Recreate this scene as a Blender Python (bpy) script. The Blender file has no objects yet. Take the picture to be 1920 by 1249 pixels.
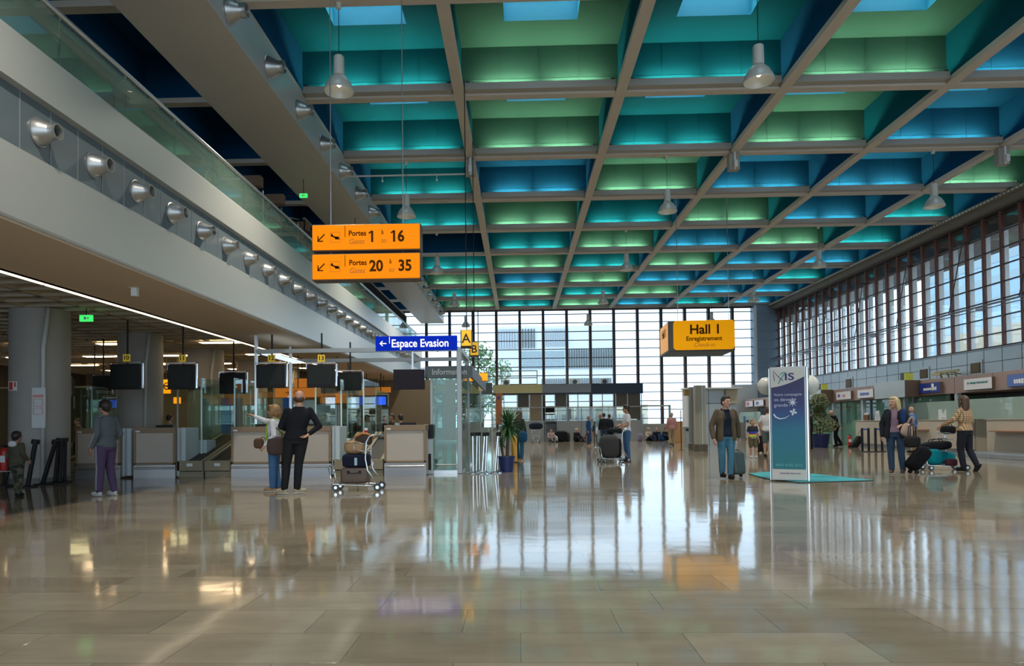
import bpy, bmesh, math, random
from mathutils import Vector, Matrix
random.seed(7)
SC = bpy.context.scene
COL = SC.collection
PI = math.pi

# ---------------------------------------------------------------- camera
F_PX, YAW, PITCH, ROLL, CX, CY, CAM_Z = 1294.13, -0.0284, 0.022, 0.01015, 935.0, 767.66, 1.2
_cy, _sy, _cp, _sp, _cr, _sr = math.cos(YAW), math.sin(YAW), math.cos(PITCH), math.sin(PITCH), math.cos(ROLL), math.sin(ROLL)
_R0 = Vector((_cy, -_sy, 0)); _F0 = Vector((_sy, _cy, 0)); _Z = Vector((0, 0, 1))
_F = _F0 * _cp + _Z * _sp; _U0 = _F0 * -_sp + _Z * _cp
_R = _R0 * _cr - _U0 * _sr; _U = _U0 * _cr + _R0 * _sr
cam_data = bpy.data.cameras.new('camera'); cam = bpy.data.objects.new('camera', cam_data); COL.objects.link(cam)
m3 = Matrix((_R, _U, -_F)).transposed()
cam.matrix_world = Matrix.Translation((0, 0, CAM_Z)) @ m3.to_4x4()
cam_data.sensor_width = 36.0; cam_data.lens = F_PX / 1920 * 36
cam_data.shift_x = (960 - CX) / 1920; cam_data.shift_y = (CY - 624.5) / 1920
cam_data.clip_end = 600
SC.camera = cam

# ---------------------------------------------------------------- world, exposure
SC.view_settings.view_transform = 'Standard'; SC.view_settings.look = 'None'
SC.view_settings.gamma = 1.0; SC.view_settings.use_curve_mapping = False
SC.view_settings.exposure = 0.42
w = bpy.data.worlds.new('world'); SC.world = w; w.use_nodes = True
_bg = w.node_tree.nodes['Background']
_bg.inputs[0].default_value = (0.66, 0.82, 1.0, 1); _bg.inputs[1].default_value = 2.0
SC.cycles.use_denoising = True
SC.cycles.max_bounces = 8; SC.cycles.transparent_max_bounces = 24; SC.cycles.caustics_reflective = False
SC.cycles.sample_clamp_indirect = 6.0

# ---------------------------------------------------------------- helpers
def ray(px, py):
    a = (px - CX) / F_PX; b = -(py - CY) / F_PX
    return _F + _R * a + _U * b
def at(px, py, X=None, Y=None, Z=None):
    d = ray(px, py); o = Vector((0, 0, CAM_Z))
    t = (X / d.x) if X is not None else (Y / d.y) if Y is not None else ((Z - CAM_Z) / d.z)
    return o + d * t

_mats = {}
def mat(name, col, rough=0.6, metal=0.0, emit=None, es=1.0, noise=0.0, nscale=8.0, bump=0.0, bscale=40.0, spec=0.5):
    if name in _mats: return _mats[name]
    m = bpy.data.materials.new(name); m.use_nodes = True; nt = m.node_tree
    b = nt.nodes['Principled BSDF']
    c = (*col, 1)
    b.inputs['Base Color'].default_value = c
    b.inputs['Roughness'].default_value = rough; b.inputs['Metallic'].default_value = metal
    b.inputs['Specular IOR Level'].default_value = spec
    tc = None
    if noise > 0:
        tc = nt.nodes.new('ShaderNodeTexCoord')
        n = nt.nodes.new('ShaderNodeTexNoise'); n.inputs['Scale'].default_value = nscale; n.inputs['Detail'].default_value = 5
        nt.links.new(tc.outputs['Object'], n.inputs['Vector'])
        mx = nt.nodes.new('ShaderNodeMix'); mx.data_type = 'RGBA'
        mx.inputs[6].default_value = tuple(max(0, v * (1 - noise)) for v in col) + (1,)
        mx.inputs[7].default_value = tuple(min(1, v * (1 + noise)) for v in col) + (1,)
        nt.links.new(n.outputs['Fac'], mx.inputs[0]); nt.links.new(mx.outputs[2], b.inputs['Base Color'])
    if bump > 0:
        if tc is None: tc = nt.nodes.new('ShaderNodeTexCoord')
        n2 = nt.nodes.new('ShaderNodeTexNoise'); n2.inputs['Scale'].default_value = bscale; n2.inputs['Detail'].default_value = 4
        nt.links.new(tc.outputs['Object'], n2.inputs['Vector'])
        bp = nt.nodes.new('ShaderNodeBump'); bp.inputs['Strength'].default_value = bump; bp.inputs['Distance'].default_value = 0.02
        nt.links.new(n2.outputs['Fac'], bp.inputs['Height']); nt.links.new(bp.outputs['Normal'], b.inputs['Normal'])
    if emit is not None:
        b.inputs['Emission Color'].default_value = (*emit, 1); b.inputs['Emission Strength'].default_value = es
    _mats[name] = m
    return m

def glass(name, tint=(0.9, 0.97, 0.95), refl=0.12, rough=0.02, diffuse=0.0, dcol=(0.5, 0.7, 0.62)):
    """thin architectural pane: tinted see-through, fresnel mirror, optional frosting or painted sheen"""
    if name in _mats: return _mats[name]
    m = bpy.data.materials.new(name); m.use_nodes = True; nt = m.node_tree; nt.nodes.clear()
    out = nt.nodes.new('ShaderNodeOutputMaterial')
    tr = nt.nodes.new('ShaderNodeBsdfTransparent'); tr.inputs[0].default_value = (*tint, 1)
    gl = nt.nodes.new('ShaderNodeBsdfGlossy'); gl.inputs['Roughness'].default_value = rough
    lw = nt.nodes.new('ShaderNodeLayerWeight'); lw.inputs[0].default_value = 0.5
    pw = nt.nodes.new('ShaderNodeMath'); pw.operation = 'POWER'; pw.inputs[1].default_value = 4.0; nt.links.new(lw.outputs['Facing'], pw.inputs[0])
    fr = nt.nodes.new('ShaderNodeMath'); fr.operation = 'MULTIPLY_ADD'; fr.inputs[1].default_value = 0.7; fr.inputs[2].default_value = refl*0.35; nt.links.new(pw.outputs[0], fr.inputs[0])
    mx = nt.nodes.new('ShaderNodeMixShader')
    nt.links.new(fr.outputs[0], mx.inputs[0])
    base = tr.outputs[0]
    if diffuse > 0:
        df = nt.nodes.new('ShaderNodeBsdfDiffuse'); df.inputs[0].default_value = (*dcol, 1)
        tl = nt.nodes.new('ShaderNodeBsdfTranslucent'); tl.inputs[0].default_value = (*dcol, 1)
        ms = nt.nodes.new('ShaderNodeMixShader'); ms.inputs[0].default_value = 0.5
        nt.links.new(df.outputs[0], ms.inputs[1]); nt.links.new(tl.outputs[0], ms.inputs[2])
        m2 = nt.nodes.new('ShaderNodeMixShader'); m2.inputs[0].default_value = diffuse
        nt.links.new(tr.outputs[0], m2.inputs[1]); nt.links.new(ms.outputs[0], m2.inputs[2]); base = m2.outputs[0]
    nt.links.new(base, mx.inputs[1]); nt.links.new(gl.outputs[0], mx.inputs[2])
    nt.links.new(mx.outputs[0], out.inputs[0])
    _mats[name] = m
    return m

def perp(d):
    d = d.normalized(); a = Vector((0, 0, 1)) if abs(d.z) < 0.9 else Vector((1, 0, 0))
    u = d.cross(a).normalized(); return u, d.cross(u).normalized()

class MB:
    def __init__(s): s.v = []; s.f = []; s.m = []
    def add(s, vs, fs, mi=0):
        b = len(s.v); s.v += [tuple(v) for v in vs]; s.f += [tuple(b + i for i in f) for f in fs]; s.m += [mi] * len(fs); return s
    def box(s, x0, y0, z0, x1, y1, z1, mi=0):
        x0, x1 = min(x0, x1), max(x0, x1); y0, y1 = min(y0, y1), max(y0, y1); z0, z1 = min(z0, z1), max(z0, z1)
        vs = [(x0,y0,z0),(x1,y0,z0),(x1,y1,z0),(x0,y1,z0),(x0,y0,z1),(x1,y0,z1),(x1,y1,z1),(x0,y1,z1)]
        return s.add(vs, [(0,3,2,1),(4,5,6,7),(0,1,5,4),(1,2,6,5),(2,3,7,6),(3,0,4,7)], mi)
    def obox(s, c, size, rz=0.0, rx=0.0, ry=0.0, mi=0):
        M = Matrix.Translation(c) @ Matrix.Rotation(rz, 4, 'Z') @ Matrix.Rotation(rx, 4, 'X') @ Matrix.Rotation(ry, 4, 'Y')
        hx, hy, hz = size[0]/2, size[1]/2, size[2]/2
        vs = [M @ Vector(p) for p in [(-hx,-hy,-hz),(hx,-hy,-hz),(hx,hy,-hz),(-hx,hy,-hz),(-hx,-hy,hz),(hx,-hy,hz),(hx,hy,hz),(-hx,hy,hz)]]
        return s.add(vs, [(0,3,2,1),(4,5,6,7),(0,1,5,4),(1,2,6,5),(2,3,7,6),(3,0,4,7)], mi)
    def cyl(s, p0, p1, r0, r1=None, n=12, mi=0, caps=True):
        p0, p1 = Vector(p0), Vector(p1); r1 = r0 if r1 is None else r1
        u, w_ = perp(p1 - p0); vs = []
        for p, r in ((p0, r0), (p1, r1)):
            for k in range(n):
                a = 2*PI*k/n; vs.append(p + u*math.cos(a)*r + w_*math.sin(a)*r)
        fs = [(k, n+k, n+(k+1)%n, (k+1)%n) for k in range(n)]
        if caps: fs += [tuple(range(n)), tuple(range(2*n-1, n-1, -1))]
        return s.add(vs, fs, mi)
    def tube(s, pts, r, n=8, mi=0, closed=False, radii=None):
        pts = [Vector(p) for p in pts]; N = len(pts); rings = []
        up = None
        for i, p in enumerate(pts):
            a = pts[(i-1) % N] if (closed or i > 0) else p; b = pts[(i+1) % N] if (closed or i < N-1) else p
            d = (b - a)
            if d.length < 1e-9: d = Vector((0,0,1))
            d.normalize()
            if up is None: u, w_ = perp(d)
            else:
                w_ = d.cross(up); 
                if w_.length < 1e-6: u, w_ = perp(d)
                else: w_.normalize(); u = w_.cross(d).normalized()
            up = u
            rr = radii[i] if radii else r
            rings.append([p + u*math.cos(2*PI*k/n)*rr + w_*math.sin(2*PI*k/n)*rr for k in range(n)])
        vs = [v for ring in rings for v in ring]; fs = []
        M_ = N if closed else N-1
        for i in range(M_):
            j = (i+1) % N
            for k in range(n): fs.append((i*n+k, i*n+(k+1)%n, j*n+(k+1)%n, j*n+k))
        if not closed: fs += [tuple(range(n-1,-1,-1)), tuple((N-1)*n+k for k in range(n))]
        return s.add(vs, fs, mi)
    def lathe(s, prof, c=(0,0,0), axis='Z', n=24, mi=0, M=None):
        vs = []
        for r, h in prof:
            for k in range(n):
                a = 2*PI*k/n; p = Vector((r*math.cos(a), r*math.sin(a), h))
                if axis == 'X': p = Vector((p.z, p.x, p.y))
                if axis == 'Y': p = Vector((p.x, p.z, p.y))
                if M is not None: p = M @ p
                vs.append(p + Vector(c))
        fs = []
        for i in range(len(prof)-1):
            for k in range(n): fs.append((i*n+k, i*n+(k+1)%n, (i+1)*n+(k+1)%n, (i+1)*n+k))
        return s.add(vs, fs, mi)
    def prism(s, poly, z0, z1, mi=0, plane='XY'):
        n = len(poly)
        def P(a, b, c): return (a, b, c) if plane == 'XY' else (a, c, b) if plane == 'XZ' else (c, a, b)
        vs = [P(a, b, z0) for a, b in poly] + [P(a, b, z1) for a, b in poly]
        fs = [tuple(range(n-1,-1,-1)), tuple(range(n, 2*n))] + [(i, (i+1)%n, n+(i+1)%n, n+i) for i in range(n)]
        return s.add(vs, fs, mi)
    def ell(s, c, r, n=14, m=8, M=None, mi=0):
        c = Vector(c); vs = [c + (M @ Vector((0,0,-r[2])) if M else Vector((0,0,-r[2])))]
        for i in range(1, m):
            t = PI*i/m
            for k in range(n):
                a = 2*PI*k/n; p = Vector((r[0]*math.sin(t)*math.cos(a), r[1]*math.sin(t)*math.sin(a), -r[2]*math.cos(t)))
                vs.append(c + (M @ p if M else p))
        vs.append(c + (M @ Vector((0,0,r[2])) if M else Vector((0,0,r[2]))))
        fs = [(0, 1+(k+1)%n, 1+k) for k in range(n)]
        for i in range(m-2):
            for k in range(n): fs.append((1+i*n+k, 1+i*n+(k+1)%n, 1+(i+1)*n+(k+1)%n, 1+(i+1)*n+k))
        t = len(vs)-1; b = 1+(m-2)*n
        fs += [(b+k, b+(k+1)%n, t) for k in range(n)]
        return s.add(vs, fs, mi)
    def loft(s, rings, n=18, mi=0):
        """rings: (center, rx, ry, yaw)"""
        vs = []
        for c, rx, ry, yw in rings:
            for k in range(n):
                a = 2*PI*k/n; x, y = rx*math.cos(a), ry*math.sin(a)
                vs.append(Vector(c) + Vector((x*math.cos(yw)-y*math.sin(yw), x*math.sin(yw)+y*math.cos(yw), 0)))
        fs = []
        for i in range(len(rings)-1):
            for k in range(n): fs.append((i*n+k, i*n+(k+1)%n, (i+1)*n+(k+1)%n, (i+1)*n+k))
        fs += [tuple(range(n-1,-1,-1)), tuple((len(rings)-1)*n+k for k in range(n))]
        return s.add(vs, fs, mi)
    def cap(s, p0, p1, r0, r1, n=12):
        """tapered limb with round ends"""
        p0, p1 = Vector(p0), Vector(p1)
        s.cyl(p0, p1, r0, r1, n); s.ell(p0, (r0,)*3, n, 6); s.ell(p1, (r1,)*3, n, 6); return s
    def build(s, name, mats, parent=None, world=None, smooth=False, bevel=0.0, bseg=2):
        me = bpy.data.meshes.new(name); me.from_pydata(s.v, [], s.f)
        for m in (mats if isinstance(mats, (list, tuple)) else [mats]): me.materials.append(m)
        if any(s.m): me.polygons.foreach_set('material_index', s.m)
        if smooth: me.polygons.foreach_set('use_smooth', [True]*len(me.polygons))
        me.update()
        if smooth == 'auto': me.set_sharp_from_angle(angle=math.radians(40))
        o = bpy.data.objects.new(name, me); COL.objects.link(o)
        if parent is not None:
            o.parent = parent
            if world: o.matrix_parent_inverse = mw(parent).inverted()
        if bevel > 0:
            b = o.modifiers.new('bevel', 'BEVEL'); b.width = bevel; b.segments = bseg; b.limit_method = 'ANGLE'
        return o

def mw(o):
    M = Matrix.Translation(o.location) @ o.rotation_euler.to_matrix().to_4x4()
    return mw(o.parent) @ o.matrix_parent_inverse @ M if o.parent else M

def tag(o, label, cat, group=None, kind=None):
    o['label'] = label; o['category'] = cat
    if group: o['group'] = group
    if kind: o['kind'] = kind
    return o
def thing(name, label, cat, loc=(0,0,0), rz=0.0, group=None):
    o = bpy.data.objects.new(name, None); o.empty_display_size = 0.1; COL.objects.link(o)
    o.location = loc; o.rotation_euler = (0, 0, rz)
    return tag(o, label, cat, group)
def struct(name, mb, mats, parent=None, **k):
    o = mb.build(name, mats, parent, **k)
    if parent is None: o['kind'] = 'structure'
    return o
def copy_tree(o, parent=None):
    c = o.copy(); COL.objects.link(c)
    if parent is not None: c.parent = parent
    for ch in o.children: copy_tree(ch, c)
    return c
def text(body, size, loc, rot, m, parent=None, name='lettering', bold=0.0, align='LEFT', xs=1.0, shear=0.0, world=True, ext=0.002):
    cu = bpy.data.curves.new(name, 'FONT'); cu.body = body; cu.size = size; cu.extrude = ext; cu.offset = bold
    cu.align_x = align; cu.align_y = 'CENTER'; cu.shear = shear; cu.resolution_u = 4
    cu.materials.append(m)
    o = bpy.data.objects.new(name, cu); COL.objects.link(o)
    M = Matrix.Translation(loc) @ Matrix.Rotation(rot[2], 4, 'Z') @ Matrix.Rotation(rot[0], 4, 'X') @ Matrix.Diagonal((xs, 1, 1, 1))
    me = bpy.data.meshes.new_from_object(o); me.name = name
    bpy.data.objects.remove(o); n_ = bpy.data.objects.new(name, me); COL.objects.link(n_)
    if parent is not None:
        n_.parent = parent
        if world: n_.matrix_parent_inverse = mw(parent).inverted()
    n_.matrix_basis = M
    return n_
FRONT = (PI/2, 0, 0)         # text facing the camera side (-Y)
SIDE_R = (PI/2, 0, -PI/2)    # text on the right wall, facing -X

# hall grid (coffered ceiling module)
G = 4.214; GX0 = -5.671; GY0 = 13.76; ZB = 9.8
def gx(i): return GX0 + G*i
def gy(j): return GY0 + G*j
XR = 18.9; YF = gy(9); XL = -14.1; YB = -7.3
# ================================================================ SETTING
BEIGE = mat('beam_paint', (0.52, 0.46, 0.38), 0.7, noise=0.08, nscale=1.5)
TRAYM = mat('trough_metal', (0.33, 0.31, 0.27), 0.5)
def paint(name, col):
    return mat(name, col, 0.92, noise=0.06, nscale=1.2, spec=0.08)
P_GREEN = paint('coffer_green', (0.036, 0.115, 0.083)); P_TEAL = paint('coffer_teal', (0.001, 0.080, 0.112)); P_BLUE = paint('coffer_blue', (0.003, 0.062, 0.140))
SHAFT = mat('skylight_shaft', (0.06, 0.50, 0.68), 0.5)
GRILLE = mat('skylight_grille', (0.62, 0.55, 0.50), 0.5)

# floor ---------------------------------------------------------------
def floor_mat():
    m = bpy.data.materials.new('polished_stone_tiles'); m.use_nodes = True; nt = m.node_tree; b = nt.nodes['Principled BSDF']
    tc = nt.nodes.new('ShaderNodeTexCoord')
    br = nt.nodes.new('ShaderNodeTexBrick'); br.offset = 0.37; br.offset_frequency = 2
    br.inputs['Color1'].default_value = (0.205, 0.172, 0.120, 1); br.inputs['Color2'].default_value = (0.285, 0.245, 0.175, 1)
    br.inputs['Mortar'].default_value = (0.12, 0.10, 0.078, 1)
    br.inputs['Scale'].default_value = 1.0; br.inputs['Mortar Size'].default_value = 0.003; br.inputs['Mortar Smooth'].default_value = 0.3
    br.inputs['Brick Width'].default_value = 0.92; br.inputs['Row Height'].default_value = 0.5; br.inputs['Bias'].default_value = 0.0
    nt.links.new(tc.outputs['Object'], br.inputs['Vector'])
    n = nt.nodes.new('ShaderNodeTexNoise'); n.inputs['Scale'].default_value = 2.2; n.inputs['Detail'].default_value = 8; n.inputs['Roughness'].default_value = 0.65
    mp = nt.nodes.new('ShaderNodeMapping'); mp.inputs['Scale'].default_value = (0.6, 2.0, 1)
    nt.links.new(tc.outputs['Object'], mp.inputs[0]); nt.links.new(mp.outputs[0], n.inputs['Vector'])
    mx = nt.nodes.new('ShaderNodeMix'); mx.data_type = 'RGBA'; mx.blend_type = 'OVERLAY'; mx.inputs[0].default_value = 0.35
    nt.links.new(br.outputs['Color'], mx.inputs[6]); nt.links.new(n.outputs['Fac'], mx.inputs[7])
    nt.links.new(mx.outputs[2], b.inputs['Base Color'])
    rr = nt.nodes.new('ShaderNodeMapRange'); rr.inputs[3].default_value = 0.03; rr.inputs[4].default_value = 0.12
    nt.links.new(n.outputs['Fac'], rr.inputs[0]); nt.links.new(rr.outputs[0], b.inputs['Roughness'])
    # every tile lies at its own tiny tilt, plus a soft waviness of the polish
    n3 = nt.nodes.new('ShaderNodeTexNoise'); n3.inputs['Scale'].default_value = 1.6; n3.inputs['Detail'].default_value = 2
    nt.links.new(tc.outputs['Object'], n3.inputs['Vector'])
    bp = nt.nodes.new('ShaderNodeBump'); bp.inputs['Strength'].default_value = 0.35; bp.inputs['Distance'].default_value = 0.006
    nt.links.new(n3.outputs['Fac'], bp.inputs['Height'])
    bp2 = nt.nodes.new('ShaderNodeBump'); bp2.inputs['Strength'].default_value = 0.4; bp2.inputs['Distance'].default_value = 0.003; bp2.invert = True
    nt.links.new(br.outputs['Fac'], bp2.inputs['Height']); nt.links.new(bp.outputs['Normal'], bp2.inputs['Normal'])
    nt.links.new(bp2.outputs['Normal'], b.inputs['Normal'])
    b.inputs['Specular IOR Level'].default_value = 0.65
    return m
FLOORM = floor_mat()
struct('floor', MB().box(-22, YB, -0.2, 20.5, 53, 0), FLOORM)

# coffered ceiling ----------------------------------------------------
CM = {}  # coffer paint by (column, row); row = the beam whose camera side is the far face
_rows = {1: 'TGTGB T', 2: 'TGTGB B', 3: 'TBGBBG', 4: 'TGTGBT', 5: 'BTGBGT', 6: 'TGTGBB', 7: 'GBGBBT', 8: 'TGTGBB', 9: 'GTGBTB'}
_rows = {k: v.replace(' ', '') for k, v in _rows.items()}
ceil = MB(); J0 = -4
pm = {'G': 1, 'T': 2, 'B': 3}
for i in range(-2, 6):                                     # long beams
    ceil.box(gx(i)-0.135, YB, ZB, gx(i)+0.135, YF+0.15, ZB+0.14)
for j in range(J0-1, 10):                                  # cross beams
    ceil.box(XL, gy(j)-0.13, ZB+0.004, XR+0.3, gy(j)+0.13, ZB+0.14)
ZT = 11.12
for i in range(-2, 6):
    x0 = gx(i) + 0.06; x1 = (gx(i+1) if i < 5 else XR+0.3) - 0.06
    for j in range(J0, 10):
        y0 = gy(j-1)+0.06; y1 = gy(j)-0.06
        k = _rows[j][i] if (j in _rows and 0 <= i < 6) else ('B' if i < 0 else 'TGTGBT'[i])
        c = pm[k]; cm = (x0+x1)/2; ym = (y0+y1)/2; s = 0.9
        z0 = ZB+0.13
        ceil.add([(x0,y0,z0),(x1,y0,z0),(x1,y1,z0),(x0,y1,z0),(x0,y0,ZT),(x1,y0,ZT),(x1,y1,ZT),(x0,y1,ZT)],
                 [(0,1,5,4),(2,3,7,6)], c)
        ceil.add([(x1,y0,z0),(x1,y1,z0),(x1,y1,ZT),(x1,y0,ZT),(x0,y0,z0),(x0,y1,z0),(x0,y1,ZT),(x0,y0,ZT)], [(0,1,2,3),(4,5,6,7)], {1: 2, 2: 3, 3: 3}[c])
        # top panel with its square skylight opening and the shaft above it
        a = [(x0,y0,ZT),(x1,y0,ZT),(x1,y1,ZT),(x0,y1,ZT),(cm-s,ym-s,ZT),(cm+s,ym-s,ZT),(cm+s,ym+s,ZT),(cm-s,ym+s,ZT)]
        ceil.add(a, [(0,1,5,4),(1,2,6,5),(2,3,7,6),(3,0,4,7)], c)
        b_ = [(cm-s,ym-s,ZT),(cm+s,ym-s,ZT),(cm+s,ym+s,ZT),(cm-s,ym+s,ZT),(cm-s,ym-s,ZT+.55),(cm+s,ym-s,ZT+.55),(cm+s,ym+s,ZT+.55),(cm-s,ym+s,ZT+.55)]
        ceil.add(b_, [(0,1,5,4),(1,2,6,5),(2,3,7,6),(3,0,4,7)], 4)
        if i < -1: ceil.add([b_[q] for q in (4,5,6,7)], [(0,1,2,3)], 3)
        elif j >= -1:
            for q in range(10):
                yy = ym - s + (q+0.5)*2*s/10
                ceil.obox((cm, yy, ZT+.52), (2*s, 0.012, 0.07), rx=0.5, mi=5)
            for q in range(5):
                xx = cm - s + (q+0.5)*2*s/5
                ceil.box(xx-0.006, ym-s, ZT+.47, xx+0.006, ym+s, ZT+.55, 5)
    # panel joints of the coffer walls
for i in range(0, 6):
    x0 = gx(i) + 0.06; x1 = (gx(i+1) if i < 5 else XR+0.3) - 0.06
    for j in range(0, 10):
        k = _rows[j][i] if j in _rows else 'TGTGBT'[i]
        y1 = gy(j)-0.06
        for q in (1, 2, 3):
            xx = x0 + (x1-x0)*q/4
            ceil.box(xx-0.008, y1-0.012, ZB+0.14, xx+0.008, y1, ZT, pm[k])
        ceil.box(x0, y1-0.012, ZB+0.44, x1, y1, ZB+0.452, pm[k])
struct('ceiling', ceil, [BEIGE, P_GREEN, P_TEAL, P_BLUE, SHAFT, GRILLE])

# trough lights on the camera side of every cross beam --------------------
TUBE = mat('lamp_tube_glow', (1, 1, 1), 0.4, emit=(1.0, 1.0, 0.74), es=88.0)
CLIP = mat('black_clip', (0.02, 0.02, 0.02), 0.6)
_ord = ['', 'first', 'second', 'third', 'fourth', 'fifth', 'sixth', 'seventh', 'eighth', 'ninth']
_cn = {'G': 'green', 'T': 'teal', 'B': 'blue'}
proto = None
for j in range(0, 10):
    for i in range(0, 6):
        if j == 5 and i == 0: continue            # this one is out in the photograph
        x0 = gx(i)+0.16; x1 = (gx(i+1) if i < 5 else XR)-0.16; L = x1-x0
        k = _rows[j][i] if j in _rows else 'TGTGBT'[i]
        lab = f"trough light under a {_cn[k]} coffer, {_ord[j] if j else 'nearest'} cross beam, {_ord[i+1]} bay from duct"
        if i < 5 and proto: 
            t = copy_tree(proto); t.location = (x0, gy(j), ZB)
            t['label'] = lab
        else:
            t = thing('trough_light', lab, 'ceiling light', (x0, gy(j), ZB), 0, 'trough lights along the cross beams')
            b = MB().box(0, -0.34, 0.06, L, -0.13, 0.08).box(0, -0.36, 0.06, L, -0.34, 0.24).box(0, -0.36, 0.06, 0.02, -0.13, 0.24).box(L-0.02, -0.36, 0.06, L, -0.13, 0.24)
            b.build('trough', TRAYM, t)
            for q in (0.29, 0.73):
                MB().cyl((L*q-0.62, -0.235, 0.185), (L*q+0.62, -0.235, 0.185), 0.022, n=8).build('lamp_tube', TUBE, t)
            MB().box(0.05, -0.38, 0.24, 0.13, -0.30, 0.275).build('clip', CLIP, t)
            MB().box(L-0.13, -0.38, 0.24, L-0.05, -0.30, 0.275).build('clip', CLIP, t)
            if i < 5: proto = t

# far window ---------------------------------------------------------------
DARKFR = mat('dark_steel_mullion', (0.055, 0.035, 0.028), 0.5, metal=0.3)
REDFR = mat('red_brown_mullion', (0.17, 0.055, 0.035), 0.5)
WINGL = glass('window_glass', (0.93, 0.98, 1.0), 0.10)
PANEL = mat('grey_metal_panel', (0.42, 0.46, 0.46), 0.38, metal=0.35, noise=0.05, nscale=1.5)
PIERM = mat('pier_panel', (0.17, 0.23, 0.28), 0.5, noise=0.05, nscale=2)
SEAM = mat('panel_seam', (0.10, 0.11, 0.11), 0.7)
WHITEP = mat('white_paint', (0.62, 0.62, 0.60), 0.6)
x_a, x_b = -13.9, 17.45
fw = MB().box(x_a, YF+0.02, ZB-0.10, x_b, YF+0.2, ZB)
sp = 1.757; x = 1.93 - 9*sp
while x < x_b:
    fw.box(x-0.10, YF-0.12, 0.9, x+0.10, YF+0.22, ZB); x += sp
z = ZB - 0.38
while z > 1.2:
    fw.box(x_a, YF+0.0, z-0.028, x_b, YF+0.10, z+0.028); z -= 0.656
wf = struct('window_1', fw, DARKFR)
MB().box(x_a, YF+0.12, 0.9, x_b, YF+0.13, ZB-0.08).build('glazing', WINGL, wf)
LOWALL = mat('low_wall_plaster', (0.33, 0.32, 0.29), 0.7, noise=0.06)
struct('wall_far', MB().box(-22, YF-0.05, 0, 19.2, YF+0.3, 1.0), LOWALL)
pr = MB().box(x_b, YF-0.5, 0, XR+0.4, YF+0.4, ZB)
struct('wall_pier', pr, PIERM)
struct('wall_far_right', MB().box(15.7, YF-0.62, 0, x_b+0.1, YF-0.5, 3.95), PANEL)
ps = MB()
z = 0.6
while z < ZB: ps.box(x_b-0.004, YF-0.506, z-0.008, XR+0.3, YF-0.498, z+0.008); z += 0.66
ps.box(x_b-0.02, YF-0.508, 0, x_b+0.16, YF-0.498, ZB, 1)
struct('trim_1', ps, [SEAM, WHITEP])

# right wall with its long window -------------------------------------------
ZW = 4.12; SP = G/4
rw = MB(); y = 10.2
ys = []
ph = (gy(3) - 0.02)
k = -14
while True:
    y = ph + SP*k; k += 1
    if y > YF-0.6: break
    ys.append(y)
for y in ys: rw.box(XR+0.04, y-0.06, ZW-0.05, XR+0.15, y+0.06, ZB-0.35)
rwm = MB(); z = ZW+0.5
while z < ZB-0.3:
    rwm.box(XR+0.06, ys[0], z-0.022, XR+0.14, YF-0.5, z+0.022); z += 0.66
rwm.box(XR+0.0, ys[0], ZB-0.45, XR+0.2, YF-0.5, ZB-0.33)
rwm.box(XR+0.0, ys[0], ZW-0.06, XR+0.2, YF-0.5, ZW)
w2 = struct('window_2', rw, REDFR)
rwm.build('transom', DARKFR, w2)
MB().box(XR+0.155, ys[0], ZW, XR+0.165, YF-0.5, ZB-0.35).build('glazing', WINGL, w2)
# handrail-like pipe that runs along inside the window, opening rods
PIPE = mat('grey_pipe', (0.30, 0.29, 0.30), 0.4, metal=0.6)
pp = MB().cyl((XR-0.25, ys[0], 5.75), (XR-0.25, YF-0.6, 5.75), 0.035).cyl((XR-0.25, ys[0], 5.62), (XR-0.25, YF-0.6, 5.62), 0.02)
for y in ys[::4]: pp.box(XR-0.28, y-0.02, 5.6, XR, y+0.02, 5.78)
struct('trim_2', pp, PIPE)
rods = MB()
for y in ys[2::4]:
    rods.cyl((XR-0.12, y-1.1, 8.6), (XR-0.12, y-0.1, 5.8), 0.02).box(XR-0.14, y-1.3, 8.56, XR+0.1, y-1.0, 8.64)
struct('trim_3', rods, DARKFR)
# head beam over the window with its perforated lamp strip
hb = MB().box(XR-0.25, YB, ZB-0.36, XR+0.3, YF, ZB+0.02).box(XR-0.5, YB, ZB-0.12, XR-0.25, YF, ZB)
struct('trim_4', hb, mat('head_beam', (0.20, 0.18, 0.14), 0.6))
lt = MB(); y = 14
while y < YF-1: lt.box(XR-0.52, y, ZB-0.10, XR-0.50, y+0.09, ZB-0.06); y += 0.22
struct('trim_5', lt, mat('perforated_strip', (0.75, 0.72, 0.6), 0.4))
# metal panel wall below the window
wr = MB().box(XR, YB, 0, XR+0.3, YF, ZW-0.06)
struct('wall_right', wr, PANEL)
sm = MB()
y = ys[0]
for y in ys: sm.box(XR-0.006, y-0.011, 0, XR+0.002, y+0.011, ZW-0.07)
for z in (2.95, 3.5, 4.02): sm.box(XR-0.007, ys[0], z-0.012, XR+0.002, YF, z+0.012)
struct('trim_6', sm, SEAM)
struct('wall_front', MB().box(XR-0.02, YB-0.1, 0, XR+0.3, ys[0], ZB), PANEL)

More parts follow.
